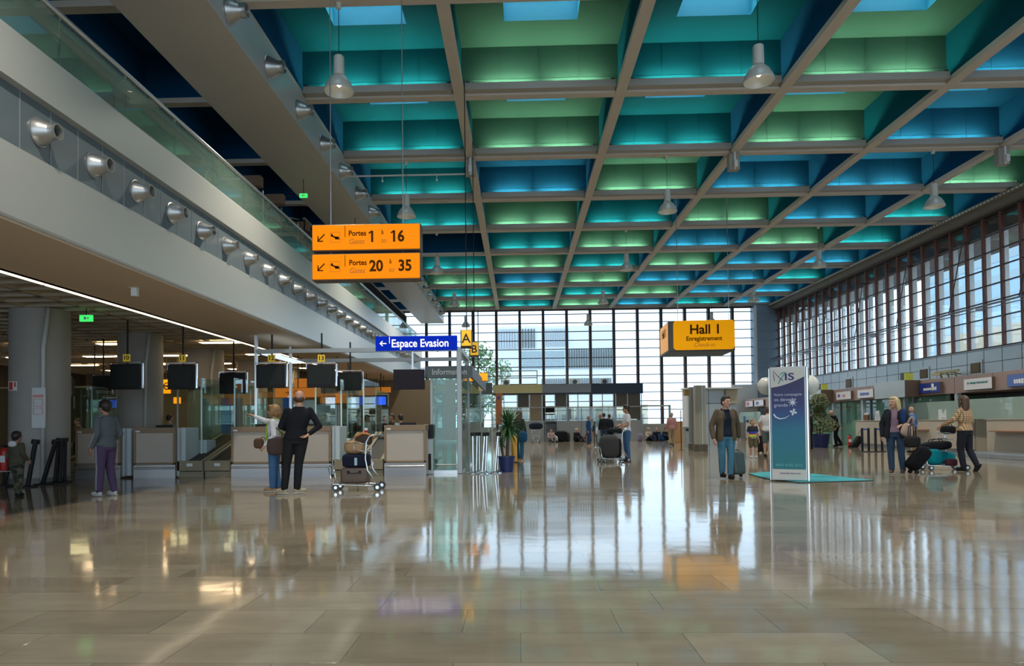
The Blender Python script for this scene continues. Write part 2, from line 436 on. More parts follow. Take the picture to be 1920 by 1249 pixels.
# left: mezzanine edge, soffit, low ceiling ------------------------------------
FASC = mat('fascia_panel', (0.42, 0.43, 0.40), 0.34, metal=0.25, noise=0.04, nscale=0.6)
FBAND = mat('fascia_band', (0.13, 0.16, 0.175), 0.4, metal=0.2)
SOFF = mat('soffit_paint', (0.62, 0.50, 0.37), 0.75, noise=0.05, nscale=1)
XE = -5.6; YM = 40.0
def rowbox(x0, z0, x1, z1, mi=0, mb=None): return mb.box(x0, YB, z0, x1, YM, z1, mi)
fa = MB()
pro = [(-0.25, 3.52), (0.02, 3.53), (0.03, 3.56), (0.03, 4.36), (-0.05, 4.38), (-0.05, 5.07), (0.03, 5.09), (0.03, 5.3), (0.03, 5.64), (0.0, 5.68), (-0.35, 5.68)]
pv = [(XE+a, YB, b) for a, b in pro] + [(XE+a, YM, b) for a, b in pro]; n = len(pro)
fa.add(pv, [(i, i+1, n+i+1, n+i) for i in range(n-1)])
fa.add(pv, [tuple(range(n, 2*n)), tuple(range(n-1, -1, -1))])
for q in (4,): fa.m[q] = 1
o = struct('wall_mezzanine', fa, [FASC, FBAND])
sj = MB(); y = 4.0
while y < YM:
    sj.box(XE-0.052, y-0.006, 4.39, XE-0.044, y+0.006, 5.06); y += 0.52
struct('trim_7', sj, mat('band_seam', (0.3, 0.33, 0.35), 0.4, metal=0.5))
so = MB().box(XE-1.85, YB, 3.50, XE+0.0, YM, 3.62).box(XE-1.85, YB, 3.5, XE-1.75, YM, 3.98)
struct('ceiling_soffit', so, SOFF)
GRID = mat('egg_crate_ceiling', (0.48, 0.42, 0.31), 0.8, noise=0.15, nscale=2)
gc = MB().box(-22, YB, 4.05, XE-1.8, YM, 4.2)
y = YB
while y < 36: gc.box(-22, y-0.05, 3.9, XE-1.85, y+0.05, 4.05); y += 0.6
x = -21.7
while x < XE-1.9: gc.box(x-0.05, YB, 3.9, x+0.05, 36, 4.05); x += 1.2
struct('ceiling_low', gc, GRID)
struct('floor_mezzanine', MB().box(-22, YB, 5.0, XE-0.3, YM, 5.5), SOFF)
DARKW = mat('dark_wall', (0.05, 0.045, 0.038), 0.7)
struct('wall_left', MB().box(-22, YB, 0, -21.7, YM, 5.0), DARKW)
LW2 = mat('upper_wall', (0.075, 0.05, 0.03), 0.7, noise=0.2)
struct('wall_upper', MB().box(XL-0.1, YB, 5.5, XL+0.1, YM, ZB+0.2), LW2)
YBK = 34.0
struct('wall_back', MB().box(-22, YBK, 0, XE-1.4, YBK+0.2, 5.0).box(XE-1.4, YBK, 0, -3.1, YBK+0.2, 3.45), mat('back_wall', (0.15, 0.115, 0.07), 0.7, noise=0.1))
struct('wall_backleft', MB().box(-22, YM, 0, XE-4.6, YM+0.2, ZB), mat('back_wall2', (0.26, 0.28, 0.30), 0.6))
struct('wall_far_left', MB().box(-22, YF, 0, -13.9, YF+0.2, ZB), PANEL)

# ---------------------------------------------------------------- outside
OUTG = mat('outside_ground', (0.42, 0.41, 0.40), 0.9)
struct('floor_outside', MB().box(-60, 53.2, -0.4, 110, 170, -0.3).box(20.6, -40, -0.4, 110, 53.2, -0.3), OUTG)
# ================================================================ LEFT SIDE
STEEL = mat('brushed_steel', (0.55, 0.56, 0.55), 0.28, metal=0.9)
CHROME = mat('chrome', (0.75, 0.78, 0.80), 0.15, metal=1.0)
BLACK = mat('black_plastic', (0.010, 0.010, 0.011), 0.5, spec=0.3)
SCREEN = mat('dark_screen', (0.014, 0.018, 0.015), 0.45, spec=0.25)
INSIDE = mat('dark_inside', (0.015, 0.013, 0.012), 0.8)
DUCTM = mat('duct_sheet_metal', (0.46, 0.45, 0.42), 0.36, metal=0.3, noise=0.06, nscale=0.8)
UNDER = mat('duct_underside', (0.50, 0.46, 0.41), 0.5, noise=0.05, nscale=0.8)
GEDGE = mat('glass_edge', (0.55, 0.85, 0.78), 0.2)
GREENG = glass('green_glass', (0.86, 0.95, 0.91), 0.12)
ORD = ['first','second','third','fourth','fifth','sixth','seventh','eighth','ninth','tenth','eleventh','twelfth','thirteenth','fourteenth','fifteenth','sixteenth','seventeenth','eighteenth','nineteenth','twentieth','twenty-first','twenty-second','twenty-third','twenty-fourth','twenty-fifth','twenty-sixth','twenty-seventh','twenty-eighth','twenty-ninth','thirtieth','thirty-first']

# duct under the ceiling
d = thing('air_duct', 'long grey sheet-metal air duct running under the left edge of the coffered ceiling', 'air duct', (-6.35, YB, 8.85))
MB().box(-7.2, YB+0.02, 8.86, -5.5, YF-0.15, 9.79).build('side_casing', DUCTM, d, world=True)
MB().box(-7.22, YB+0.02, 8.84, -5.49, YF-0.15, 8.86).build('underside', UNDER, d, world=True)
# nozzles
def nozzle(loc, s, lab, grp, name='air_nozzle'):
    t = thing(name, lab, 'air nozzle', loc, 0, grp)
    MB().lathe([(0.0,-0.01),(0.215*s,-0.01),(0.215*s,0.012*s),(0.20*s,0.02*s),(0.192*s,0.05*s),(0.165*s,0.10*s),(0.138*s,0.15*s),(0.118*s,0.19*s),(0.112*s,0.20*s),(0.11*s,0.28*s),(0.12*s,0.285*s),(0.12*s,0.30*s),(0.10*s,0.30*s),(0.09*s,0.20*s)], axis='X').build('cone', mat('nozzle_steel', (0.40,0.40,0.38), 0.36, metal=0.85), t, smooth='auto')
    MB().cyl((0.19*s,0,0),(0.2*s,0,0),0.095*s,n=20).build('throat', INSIDE, t)
    return t
up = lo = None
GL, GU = 'nozzles along the mezzanine band', 'nozzles along the ceiling duct'
for k in range(29):
    lab = f'round steel air nozzle on the dark mezzanine band, {ORD[k]} counting from the near end'
    p = (XE-0.045, 7.95+1.045*k, 4.72)
    if lo is None: lo = nozzle(p, 0.80, lab, GL)
    else: c = copy_tree(lo); c.location = p; c['label'] = lab
for k in range(18):
    lab = f'round steel air nozzle on the ceiling duct, {ORD[k]} counting from the near end'
    p = (-5.5, 12.98+2.107*k, 9.22)
    if up is None: up = nozzle(p, 1.22, lab, GU)
    else: c = copy_tree(up); c.location = p; c['label'] = lab

# glass balustrade on the mezzanine edge
b = thing('glass_balustrade', 'green glass balustrade with a steel handrail along the mezzanine edge', 'balustrade', (XE-0.12, 3, 5.68))
y = 2.6; PG = glass('balustrade_glass', (0.80, 0.92, 0.86), 0.20, diffuse=0.26, dcol=(0.45,0.64,0.55))  # pale green diffuse share paints the reflections on the clear panels
while y < YM-1.5:
    MB().box(XE-0.13, y+0.012, 5.66, XE-0.115, y+1.44, 6.36).build('glass_panel', PG, b, world=True)
    y += 1.455
MB().tube([(XE-0.12, 2.6, 6.42), (XE-0.12, YM-0.5, 6.42)], 0.035).build('handrail', STEEL, b, world=True, smooth=True)
rl = MB(); y = 2.6
while y < YM-1.5: rl.box(XE-0.14, y-0.012, 5.67, XE-0.11, y+0.012, 5.74).box(XE-0.135, y-0.008, 6.34, XE-0.11, y+0.008, 6.42); y += 1.455
rl.build('clamps', STEEL, b, world=True)
# upper gallery and its bar railing
struct('floor_gallery', MB().box(XL, 23.8, 7.1, -7.35, 46, 7.45), SOFF)
g = thing('bar_railing', 'dark railing of upright bars on the upper gallery above the mezzanine', 'railing', (-7.45, 23.8, 7.45))
rb = MB(); y = 23.9
while y < 46: rb.box(-7.46, y-0.02, 7.5, -7.42, y+0.02, 8.45); y += 0.21
rb.build('bars', INSIDE, g, world=True)
MB().box(-7.48, 23.8, 8.45, -7.40, 46, 8.52).box(-7.48, 23.8, 7.46, -7.40, 46, 7.53).build('rail', STEEL, g, world=True)
s1 = thing('stair_railing', 'pale steel stair railing at the near end of the upper gallery', 'railing', (-7.6, 20.5, 7.0))
m = MB()
for dz in (0, 0.3, 0.6, 0.9): m.tube([(-7.6, 20.2, 7.35+dz*.9-0.6), (-7.6, 23.8, 7.55+dz)], 0.022)
for yy in (20.4, 22.0, 23.7): m.cyl((-7.6, yy, 5.5), (-7.6, yy, 8.3), 0.025)
m.build('rails', STEEL, s1, world=True, smooth=True)
# things on the mezzanine behind the glass
YEL = mat('yellow_door', (0.42, 0.27, 0.04), 0.5); PALE = mat('pale_green_wall', (0.22, 0.30, 0.24), 0.6)
struct('wall_mezz_back', MB().box(-9.9, YB, 5.5, -9.8, 22.5, 7.6), PALE)
dd = MB().box(-9.81, 11.0, 5.5, -9.74, 12.6, 7.5)
struct('door_1', dd, YEL)
struct('door_2', MB().box(-9.81, 14.0, 5.5, -9.74, 15.1, 7.4), INSIDE)
LBEAM = mat('loft_beam', (0.16, 0.10, 0.055), 0.7)
lb = MB()
for q, yy in enumerate((19.5, 21.4, 24.0, 26.5, 29, 32)): lb.box(XL, yy-0.12, 8.1+0.1*(q % 2), -7.3, yy+0.12, 8.4+0.1*(q % 2))
lb.box(XL, 17.5, 7.6, -10.2, 23, 9.8, 0)
struct('ceiling_loft', lb, LBEAM)

# columns under the mezzanine
COLM = mat('column_concrete', (0.36, 0.345, 0.31), 0.6, noise=0.08, nscale=3)
PALEP = mat('pale_pipe', (0.55, 0.58, 0.56), 0.4)
for k, yy in enumerate((15.5, 19.7, 23.9, 28.1, 32.3)):
    cxx = -10.95
    o = struct('column', MB().lathe([(0.6, 0), (0.6, 3.92)], (cxx, yy, 0), n=40), COLM, smooth=True)
    MB().tube([(cxx+0.42, yy-0.50, 0.02), (cxx+0.42, yy-0.50, 3.0), (cxx+0.50, yy-0.44, 3.9)], 0.045).build('drain_pipe', PALEP, o, smooth=True)
    MB().lathe([(0.61, 0), (0.61, 0.12)], (cxx, yy, 0), n=40).build('kick_ring', mat('kick_grey', (0.16,0.16,0.15), 0.5), o, smooth=True)
PAPER = mat('white_board', (0.70, 0.74, 0.74), 0.4)
PINKM = mat('pink_print', (0.75, 0.35, 0.30), 0.6); GREYM = mat('grey_print', (0.45, 0.45, 0.45), 0.6); REDM = mat('red_enamel', (0.45, 0.02, 0.015), 0.4)
nb = thing('notice_board', 'tall white notice board with pink print fixed to the nearest round column', 'notice board', (-10.52, 14.93, 1.22))
MB().box(-10.72, 14.90, 1.22, -10.42, 14.94, 2.12).build('board', PAPER, nb, world=True, bevel=0.01)
m = MB()
m.box(-10.69, 14.893, 1.90, -10.45, 14.899, 1.96)
for z0, z1 in ((1.70,1.86),(1.52,1.66)):
    m.box(-10.68, 14.893, z0, -10.46, 14.899, z0+0.012).box(-10.68, 14.893, z1, -10.46, 14.899, z1+0.012).box(-10.68, 14.893, z0, -10.665, 14.899, z1).box(-10.475, 14.893, z0, -10.46, 14.899, z1)
m.build('print', PINKM, nb, world=True)
fs = thing('fire_sign', 'small red and white fire sign on the left grey column', 'sign', (-11.15, 14.94, 2.2))
MB().box(-11.24, 14.905, 2.06, -11.05, 14.925, 2.26).build('plate', PAPER, fs, world=True)
MB().box(-11.225, 14.898, 2.075, -11.15, 14.905, 2.245).box(-11.11, 14.898, 2.14, -11.08, 14.905, 2.245).build('mark', REDM, fs, world=True)

# light strip at the soffit's inner edge
WARML = mat('warm_strip', (1, 0.9, 0.7), 0.4, emit=(1.0, 0.80, 0.55), es=2.2)
ls = thing('light_strip', 'thin warm light strip along the inner edge of the brown soffit', 'light strip', (XE-1.9, 5, 3.5))
y = -4.0
while y < 30: MB().box(XE-1.90, y, 3.48, XE-1.87, y+2.05, 3.51).build('strip', WARML, ls, world=True); y += 2.1
dt = thing('ceiling_detector', 'small white box on the brown soffit above the check-in desks', 'detector', at(253, 540, Z=3.5))
MB().box(-0.05, -0.04, -0.14, 0.05, 0.04, -0.0).build('case', PAPER, dt, bevel=0.01)
MB().box(-0.07, -0.06, -0.008, 0.07, 0.06, -0.0).build('plate', WHITEP, dt)

def exit_sign(p, w_, lab, hz=0.12):
    t = thing('exit_sign', lab, 'exit sign', p)
    MB().box(-w_/2, -0.03, -w_*0.25, w_/2, 0.03, w_*0.25).build('lit_panel', mat('green_sign', (0.05, 0.5, 0.1), 0.4, emit=(0.03, 0.60, 0.10), es=1.2), t)
    MB().box(-w_*0.15, -0.034, -w_*0.12, w_*0.05, -0.031, w_*0.12).prism([(0.12*w_,-0.1*w_),(0.32*w_,0),(0.12*w_,0.1*w_)], -0.034, -0.031, plane='XZ').build('pictogram', PAPER, t)
    MB().cyl((0,0,w_*0.25),(0,0,w_*0.25+hz),0.01).build('hanger', BLACK, t)
    return t
exit_sign(at(162, 597, Y=15.2), 0.28, 'green lit exit sign hanging from the low ceiling at the left', 0.35)
exit_sign(at(569, 367, Y=21.0), 0.24, 'small green exit sign beside the stair railing on the gallery', 0.6)
exit_sign(at(666, 470, Y=25.0), 0.22, 'tiny green exit sign between the two orange gate signs', 1.28)
exit_sign(at(726, 512, Y=30.0), 0.22, 'tiny green exit sign in the dark gallery right of the orange signs', 0.98)

# warm ceiling panels over the area behind the desks
WP = mat('warm_panel', (1, .85, .6), 0.4, emit=(1.0, 0.72, 0.42), es=11.0)
k = 0
for xx in (-18.4, -15.5, -12.7, -9.4):
    for yy in (21.5, 25.2, 28.6, 31.4):
        c_ = thing('ceiling_panel_light', f'warm rectangular ceiling light behind the desks, {ORD[k%4]} row back, {ORD[k//4]} line from the left', 'ceiling light', (xx, yy, 3.88), 0, 'warm lights over the back office')
        MB().box(-0.6, -0.16, -0.01, 0.6, 0.16, 0.02).build('diffuser', WP, c_)
        MB().box(-0.63, -0.19, 0.0, 0.63, -0.16, 0.04).box(-0.63, 0.16, 0.0, 0.63, 0.19, 0.04).build('frame', STEEL, c_)
        k += 1

# check-in desks --------------------------------------------------------
DESKF = mat('desk_front', (0.48, 0.43, 0.36), 0.5, noise=0.03); WOOD = mat('desk_wood_rim', (0.26, 0.185, 0.11), 0.5, noise=0.12, nscale=20)
KICK = mat('desk_kick', (0.36, 0.36, 0.36), 0.35, metal=0.5); WING = mat('desk_wing', (0.50, 0.58, 0.60), 0.45)
YC = 16.3
def desk(px0, px1, wing, lab):
    x0 = at(px0, 800, Y=YC).x; x1 = at(px1, 800, Y=YC).x
    t = thing('check_in_desk', lab, 'check-in desk', ((x0+x1)/2, YC, 0), 0, 'check-in desks')
    MB().box(x0+0.02, YC+0.03, 0.02, x1-0.02, YC+0.75, 1.18).build('body', DESKF, t, world=True)
    m = MB().box(x0, YC, 1.08, x1, YC+0.8, 1.21).box(x0, YC, 0.32, x0+0.05, YC+0.06, 1.1).box(x1-0.05, YC, 0.32, x1, YC+0.06, 1.1).box(x0, YC, 0.32, x1, YC+0.06, 0.37)
    m.build('wood_rim', WOOD, t, world=True, bevel=0.006)
    MB().box(x0, YC+0.005, 0.0, x1, YC+0.05, 0.31).build('kick_plate', KICK, t, world=True)
    MB().cyl((x0+0.03, YC-0.05, 0.24), (x1-0.03, YC-0.05, 0.24), 0.022).box(x0+0.1, YC-0.05, 0.23, x0+0.13, YC+0.01, 0.25).box(x1-0.13, YC-0.05, 0.23, x1-0.1, YC+0.01, 0.25).build('bumper_rail', STEEL, t, world=True, smooth='auto')
    MB().box(x0+0.06, YC-0.012, 1.10, x0+0.16, YC, 1.14).build('tag', PAPER, t, world=True)
    if wing:
        xw = at(wing, 800, Y=YC+1.2).x
        m = MB().prism([(YC+0.1, 0.05), (YC+2.2, 0.05), (YC+2.2, 0.62), (YC+1.5, 0.62), (YC+1.5, 0.88), (YC+0.85, 0.88), (YC+0.85, 1.20), (YC+0.1, 1.20)], x1+0.005, x1+0.05, plane='YZ')
        m.build('side_wing', WING, t, world=True)
        MB().box(x1+0.05, YC+0.2, 0.05, x1+0.16, YC+0.9, 1.20).box(x1+0.05, YC+0.95, 0.05, x1+0.33, YC+1.5, 0.88).build('cash_unit', WING, t, world=True, bevel=0.01)
    # back shelf and monitor seen from behind
    mx_ = (x0+x1)/2
    MB().box(mx_-0.2, YC+0.45, 1.21, mx_+0.2, YC+0.49, 1.27).build('keyboard', BLACK, t, world=True)
    return t
desk(141, 225, 237, 'beige check-in desk partly hidden behind the man in the grey jacket')
desk(250, 328, 345, 'beige check-in desk left of the two luggage belts')
desk(433, 527, 0, 'beige check-in desk behind the pointing woman')
desk(529, 620, 640, 'beige check-in desk behind the man in black')
desk(720, 798, 0, 'beige check-in desk right of the luggage trolley, next to the information booth')

BELTF = mat('belt_housing', (0.27, 0.235, 0.15), 0.5, noise=0.08); BELT = mat('rubber_belt', (0.035, 0.035, 0.03), 0.7)
def belt(px0, px1, lab):
    x0 = at(px0, 850, Y=YC+0.1).x; x1 = at(px1, 850, Y=YC+0.1).x
    t = thing('luggage_belt', lab, 'luggage belt', ((x0+x1)/2, YC, 0), 0, 'luggage belts between the desks')
    MB().box(x0, YC+0.10, 0.16, x1, YC+0.2, 0.40).box(x0, YC+0.14, 0.0, x1, YC+0.22, 0.14).build('front_box', BELTF, t, world=True, bevel=0.005)
    MB().prism([(YC+0.2, 0.05), (YC+3.2, 0.05), (YC+3.2, 0.98), (YC+2.6, 0.98), (YC+0.2, 0.36)], x0+0.08, x1-0.08, plane='YZ').build('belt', BELT, t, world=True)
    for xa in (x0, x1-0.08):
        MB().prism([(YC+0.2, 0.05), (YC+3.2, 0.05), (YC+3.2, 1.03), (YC+2.6, 1.03), (YC+0.2, 0.41)], xa, xa+0.08, plane='YZ').build('side_rail', BELTF, t, world=True)
    MB().box((x0+x1)/2-0.07, YC+0.09, 0.27, (x0+x1)/2+0.07, YC+0.1, 0.34).build('number_plate', PAPER, t, world=True)
belt(331, 380, 'brown luggage belt right of the second check-in desk')
belt(383, 432, 'brown luggage belt left of the desk behind the pointing woman')
belt(624, 670, 'brown luggage belt behind the loaded luggage trolley')
belt(672, 718, 'brown luggage belt left of the last check-in desk')
belt(110, 139, 'brown luggage belt at the far left behind the leaning barrier posts')
# glass fins and partition behind the desks
gi = 0
for px, y0, z1, lab in ((378, 17.2, 2.45, 'between the two luggage belts'), (440, 18.0, 2.5, 'left of the bright canopy post'), (470, 20.0, 2.3, 'behind the pointing woman'), (640, 17.6, 2.4, 'right of the man in black'),
                        (652, 19.0, 2.5, 'behind the loaded luggage trolley'), (682, 18.2, 2.45, 'left of the last desk'), (705, 21.0, 2.3, 'left of the wide black screen'), (172, 19.0, 2.3, 'left of the man in the grey jacket'), (118, 18.0, 2.4, 'beside the nearest column'), (592, 18.6, 2.3, 'between the hanging screens')):
    xx = at(px, 800, Y=y0).x
    t = thing('glass_divider', 'upright green glass divider ' + lab, 'glass divider', (xx, y0, 0), 0)
    MB().box(xx-0.005, y0, 0.02, xx+0.005, y0+2.0, z1).build('pane', GREENG, t, world=True)
    MB().box(xx-0.018, y0-0.01, 0.0, xx+0.018, y0+0.01, z1).build('edge', GEDGE, t, world=True)
t = thing('glass_partition', 'tall glass partition behind the check-in desks', 'glass partition', (-8, 23.2, 0))
for q in range(7):
    x0 = -20 + q*2.1
    MB().box(x0+0.02, 23.2, 0.05, x0+2.08, 23.215, 2.6).build('pane', GREENG, t, world=True)
    MB().box(x0-0.02, 23.17, 0, x0+0.02, 23.24, 2.65).build('post', STEEL, t, world=True)
MB().box(-20, 23.17, 2.6, -5.3, 23.24, 2.66).build('top_rail', STEEL, t, world=True)

# hanging screens ---------------------------------------------------------
YT = mat('yellow_tag', (0.72, 0.50, 0.03), 0.5, emit=(0.7, 0.45, 0.02), es=0.15)
INK = mat('dark_ink', (0.03, 0.02, 0.01), 0.6)
def screen(x0, y0, x1, y1, Y, top, lab, num=None, deep=0.42, tilt=0.06):
    a = at(x0, y0, Y=Y); b_ = at(x1, y1, Y=Y); W = b_.x-a.x; H = a.z-b_.z; c = Vector(((a.x+b_.x)/2, Y, (a.z+b_.z)/2))
    t = thing('hanging_screen', lab, 'screen', (c.x, Y, c.z), 0, 'screens hanging over the check-in area')
    m = MB().box(-W/2, 0, -H/2, W/2, 0.06, H/2)
    m.add([(-W/2,0.06,-H/2),(W/2,0.06,-H/2),(W/2,0.06,H/2),(-W/2,0.06,H/2),(-W*.3,deep,-H*.32),(W*.3,deep,-H*.32),(W*.3,deep,H*.36),(-W*.3,deep,H*.36)], [(0,1,5,4),(1,2,6,5),(2,3,7,6),(3,0,4,7),(4,5,6,7)])
    m.build('casing', BLACK, t, bevel=0.012)
    MB().box(-W*.42, -0.006, -H*.36, W*.42, 0.002, H*.40).build('display', SCREEN, t)
    m = MB().box(-W/2-0.03, 0.05, H/2+0.03, W/2+0.05, 0.09, H/2+0.055).box(W/2+0.02, 0.05, -H*.45, W/2+0.05, 0.09, H/2+0.055).box(-W/2-0.035, 0.05, H*.3, -W/2-0.012, 0.09, H/2+0.055)
    m.build('bracket', CHROME, t)
    MB().cyl((0, 0.12, H/2), (0, 0.12, top-c.z+(0.16 if top > 3.6 else 0.02)), 0.022).build('pole', BLACK, t)
    if num:
        g_ = MB().box(-0.085, 0.06, H/2+0.07, 0.085, 0.10, H/2+0.25).build('number_tag', YT, t)
        text(num, 0.15, (0, 0.055, H/2+0.16), FRONT, INK, t, align='CENTER', bold=0.004, world=False)
    return t
screen(206, 683, 262, 730, 16.9, 3.9, 'black hanging screen with yellow tag 10, in front of the second column', '10')
screen(314, 684, 364, 730, 16.9, 3.9, 'black hanging screen with yellow tag 11', '11')
screen(411, 700, 459, 738, 18.6, 3.9, 'black hanging screen left of the bright canopy post')
screen(480, 684, 534, 727, 16.9, 3.5, 'black hanging screen with yellow tag 12, above the pointing woman', '12')
screen(575, 684, 627, 726, 16.9, 3.5, 'black hanging screen with yellow tag 13, above the man in black', '13')
screen(633, 698, 677, 732, 18.8, 3.5, 'black hanging screen above the loaded luggage trolley')
screen(97, 707, 128, 744, 18.2, 3.9, 'black hanging screen right of the notice board')
screen(173, 705, 206, 741, 20.5, 3.9, 'black hanging screen behind the one with tag 10')
screen(106, 746, 134, 767, 22.0, 3.9, 'small low dark screen below the one by the notice board', deep=0.2)
screen(156, 744, 190, 767, 22.0, 3.9, 'small low dark screen left of the grey-jacketed man\'s head', deep=0.2)
screen(700, 742, 726, 762, 30.0, 3.52, 'small hanging screen showing a blue picture, under the wide black one', deep=0.15)
MB().box(-0.25, -0.012, -0.17, 0.25, -0.007, 0.19).build('lit_display', mat('blue_display', (0.02,0.1,0.8), 0.3, emit=(0.02, 0.12, 1.0), es=1.6), COL.objects['hanging_screen.010'])
fl = thing('flat_screen', 'wide flat black screen left of the Information sign', 'screen', at(767, 712, Y=16.9), 0)
MB().box(-0.385, -0.02, -0.245, 0.385, 0.05, 0.255).build('panel', BLACK, fl, bevel=0.006)
MB().box(-0.365, -0.024, -0.225, 0.365, -0.019, 0.235).build('display', mat('purple_black', (0.014, 0.009, 0.015), 0.5, spec=0.2), fl)
MB().box(0.06, 0.05, 0.0, 0.10, 0.10, 0.95).build('bracket', STEEL, fl)

# orange signs deep inside, blue banner
ORANGE = mat('orange_light_box', (0.9, 0.35, 0.02), 0.4, emit=(1.0, 0.30, 0.0), es=0.85)
ORDARK = mat('orange_light_box_dim', (0.35, 0.14, 0.02), 0.4, emit=(1.0, 0.30, 0.02), es=0.22)
def lit_sign(x0, y0, x1, y1, Y, lab, m, txt=None, ts=0.16, name='light_box_sign', td=0.10, tz=0):
    a = at(x0, y0, Y=Y); b_ = at(x1, y1, Y=Y); W = b_.x-a.x; H = a.z-b_.z
    t = thing(name, lab, 'sign', ((a.x+b_.x)/2, Y, (a.z+b_.z)/2))
    MB().box(-W/2, 0, -H/2, W/2, td, H/2).build('light_box', m, t, bevel=0.01)
    MB().box(-W/2-0.012, 0.01, -H/2-0.012, W/2+0.012, td+0.01, -H/2).box(-W/2-0.012, 0.01, H/2, W/2+0.012, td+0.01, H/2+0.012).build('rim', INSIDE, t)
    if tz: MB().cyl((0, td/2, H/2), (0, td/2, tz+0.16-(a.z+b_.z)/2), 0.015).build('hanger', BLACK, t)
    if txt: text(txt, ts, (-W*0.3, -0.004, 0), FRONT, INK, t, world=False)
    return t
lit_sign(516, 728, 600, 745, 22.2, 'long orange lit sign behind the man in black', ORDARK, '\u2192  CC', 0.2, tz=3.9)
lit_sign(600, 738, 664, 756, 22.6, 'orange lit sign right of the man in black\'s head', ORDARK, 'CC', 0.22, tz=3.9)
lit_sign(552, 710, 580, 727, 22.9, 'small orange sign between two hanging screens', ORDARK, tz=3.9)
lit_sign(642, 718, 662, 729, 22.9, 'small orange sign seen below the screen above the trolley', ORDARK, tz=3.9)
lit_sign(302, 712, 318, 738, 25.5, 'orange lit sign with a ring beside the screen tagged 11', ORANGE, 'O', 0.4, tz=3.9)
lit_sign(325, 745, 337, 757, 25.5, 'small bright orange sign under the screen tagged 11', ORANGE, tz=3.9)
lit_sign(668, 727, 706, 742, 30.0, 'dim orange sign on the back wall left of the wide black screen', ORDARK, tz=3.9)
lit_sign(706, 726, 732, 736, 31.5, 'small dim orange sign under the wide black screen', ORDARK, tz=3.9)
lit_sign(652, 760, 674, 772, 21.0, 'small dark blue sign with white letters behind the trolley', mat('navy_sign', (0.01, 0.02, 0.10), 0.4), tz=2.6)
a = at(424, 772, Y=21)
bn = thing('blue_banner', 'upright blue banner left of the bright canopy post', 'banner', (a.x, 21, 0))
MB().box(-0.16, 0, 1.0, 0.16, 0.03, 2.1).build('cloth', mat('blue_banner_print', (0.02, 0.13, 0.42), 0.5), bn)
MB().box(-0.02, 0.03, 0.0, 0.02, 0.06, 2.1).box(-0.2, -0.1, 0, 0.2, 0.15, 0.02).build('stand', STEEL, bn)
a = at(540, 772, Y=20)
bn = thing('blue_banner', 'upright blue banner seen beside the man in black\'s shoulder', 'banner', (a.x, 20, 0))
MB().box(-0.15, 0, 0.9, 0.15, 0.03, 2.05).build('cloth', _mats['blue_banner_print'], bn)
MB().box(-0.02, 0.03, 0.0, 0.02, 0.06, 2.1).box(-0.2, -0.1, 0, 0.2, 0.15, 0.02).build('stand', STEEL, bn)

# canopy frame of the information booth -------------------------------------
FR = mat('grey_steel_frame', (0.30, 0.31, 0.30), 0.4, metal=0.6)
cf = thing('canopy_frame', 'grey steel tube canopy over the desks beside the information booth', 'canopy frame', (-3.9, 17, 0))
xa, xb, ya, yb, zc = -6.52, -1.45, 17.0, 19.6, 3.03
for x, y, zt in ((xa, ya, 3.5), (xa, yb, 3.5), (xb, ya, 3.1), (xb, yb, 3.1)):
    r_ = 0.06 if x > -6 else 0.038
    MB().box(x-r_, y-r_, 0, x+r_, y+r_, zt).build('post', FR if x > -6 else STEEL, cf, world=True, bevel=0.01)
MB().box(xa, ya-0.05, zc, xb, ya+0.05, zc+0.10).build('beam', FR, cf, world=True)
MB().box(xa, yb-0.05, zc, xb, yb+0.05, zc+0.10).build('beam', FR, cf, world=True)
MB().box(xa-0.05, ya, zc, xa+0.05, yb, zc+0.10).build('beam', FR, cf, world=True)
MB().box(xb-0.05, ya, zc, xb+0.05, yb, zc+0.10).build('beam', FR, cf, world=True)
MB().box(xa+0.1, ya+0.1, zc-0.02, xa+0.45, yb-0.2, zc+0.0).build('lamp_panel', mat('cool_panel', (0.8,0.9,1), 0.3, emit=(0.7,0.85,1.0), es=0.8), cf, world=True)

# glass information booth
DGREY = mat('dark_grey_band', (0.055, 0.07, 0.075), 0.5); FROST = glass('frosted_band', (0.5, 0.62, 0.58), 0.1, diffuse=0.75, dcol=(0.42, 0.52, 0.50))
ib = thing('information_booth', 'glass information booth with a dark band reading Information', 'information booth', (-1.9, 17.5, 0))
x0, x1, y0, y1 = -2.15, -1.42, 17.1, 20.0
BG = glass('booth_glass', (0.72, 0.90, 0.83), 0.16, diffuse=0.10, dcol=(0.20,0.40,0.33))
MB().box(x0, y0, 0.06, x1, y0+0.012, 2.45).build('front_pane', BG, ib, world=True)
MB().box(x1-0.012, y0, 0.06, x1, 26.0, 2.45).build('side_pane', BG, ib, world=True)
MB().box(x0-0.0, y0+0.01, 0.06, x0+0.012, y1, 2.45).build('side_pane', BG, ib, world=True)
MB().box(x1, y0+0.3, 0.86, x1+0.008, 25.9, 1.24).build('frosted_band', FROST, ib, world=True)
MB().box(x0-0.15, y0-0.10, 2.36, x1+0.30, y0-0.02, 2.66).box(x1+0.24, y0-0.02, 2.36, x1+0.30, 24, 2.66).build('name_band', DGREY, ib, world=True)
text('Information', 0.20, (x0+0.02, y0-0.105, 2.51), FRONT, mat('grey_letter', (0.30,0.34,0.34), 0.5), ib, bold=0.004, xs=0.92)
MB().cyl((x0+0.1, y0-0.06, 0.22), (x1, y0-0.06, 0.22), 0.02).box(x0+0.02, y0-0.04, 0, x1, y0+0.06, 0.08).build('foot_rail', STEEL, ib, world=True)
MB().box(x0+0.05, y0+0.5, 0.75, x1-0.1, y0+0.9, 0.80).box(x0+0.30, y0+0.6, 0.06, x0+0.42, y0+0.8, 0.75).build('shelf', WING, ib, world=True)
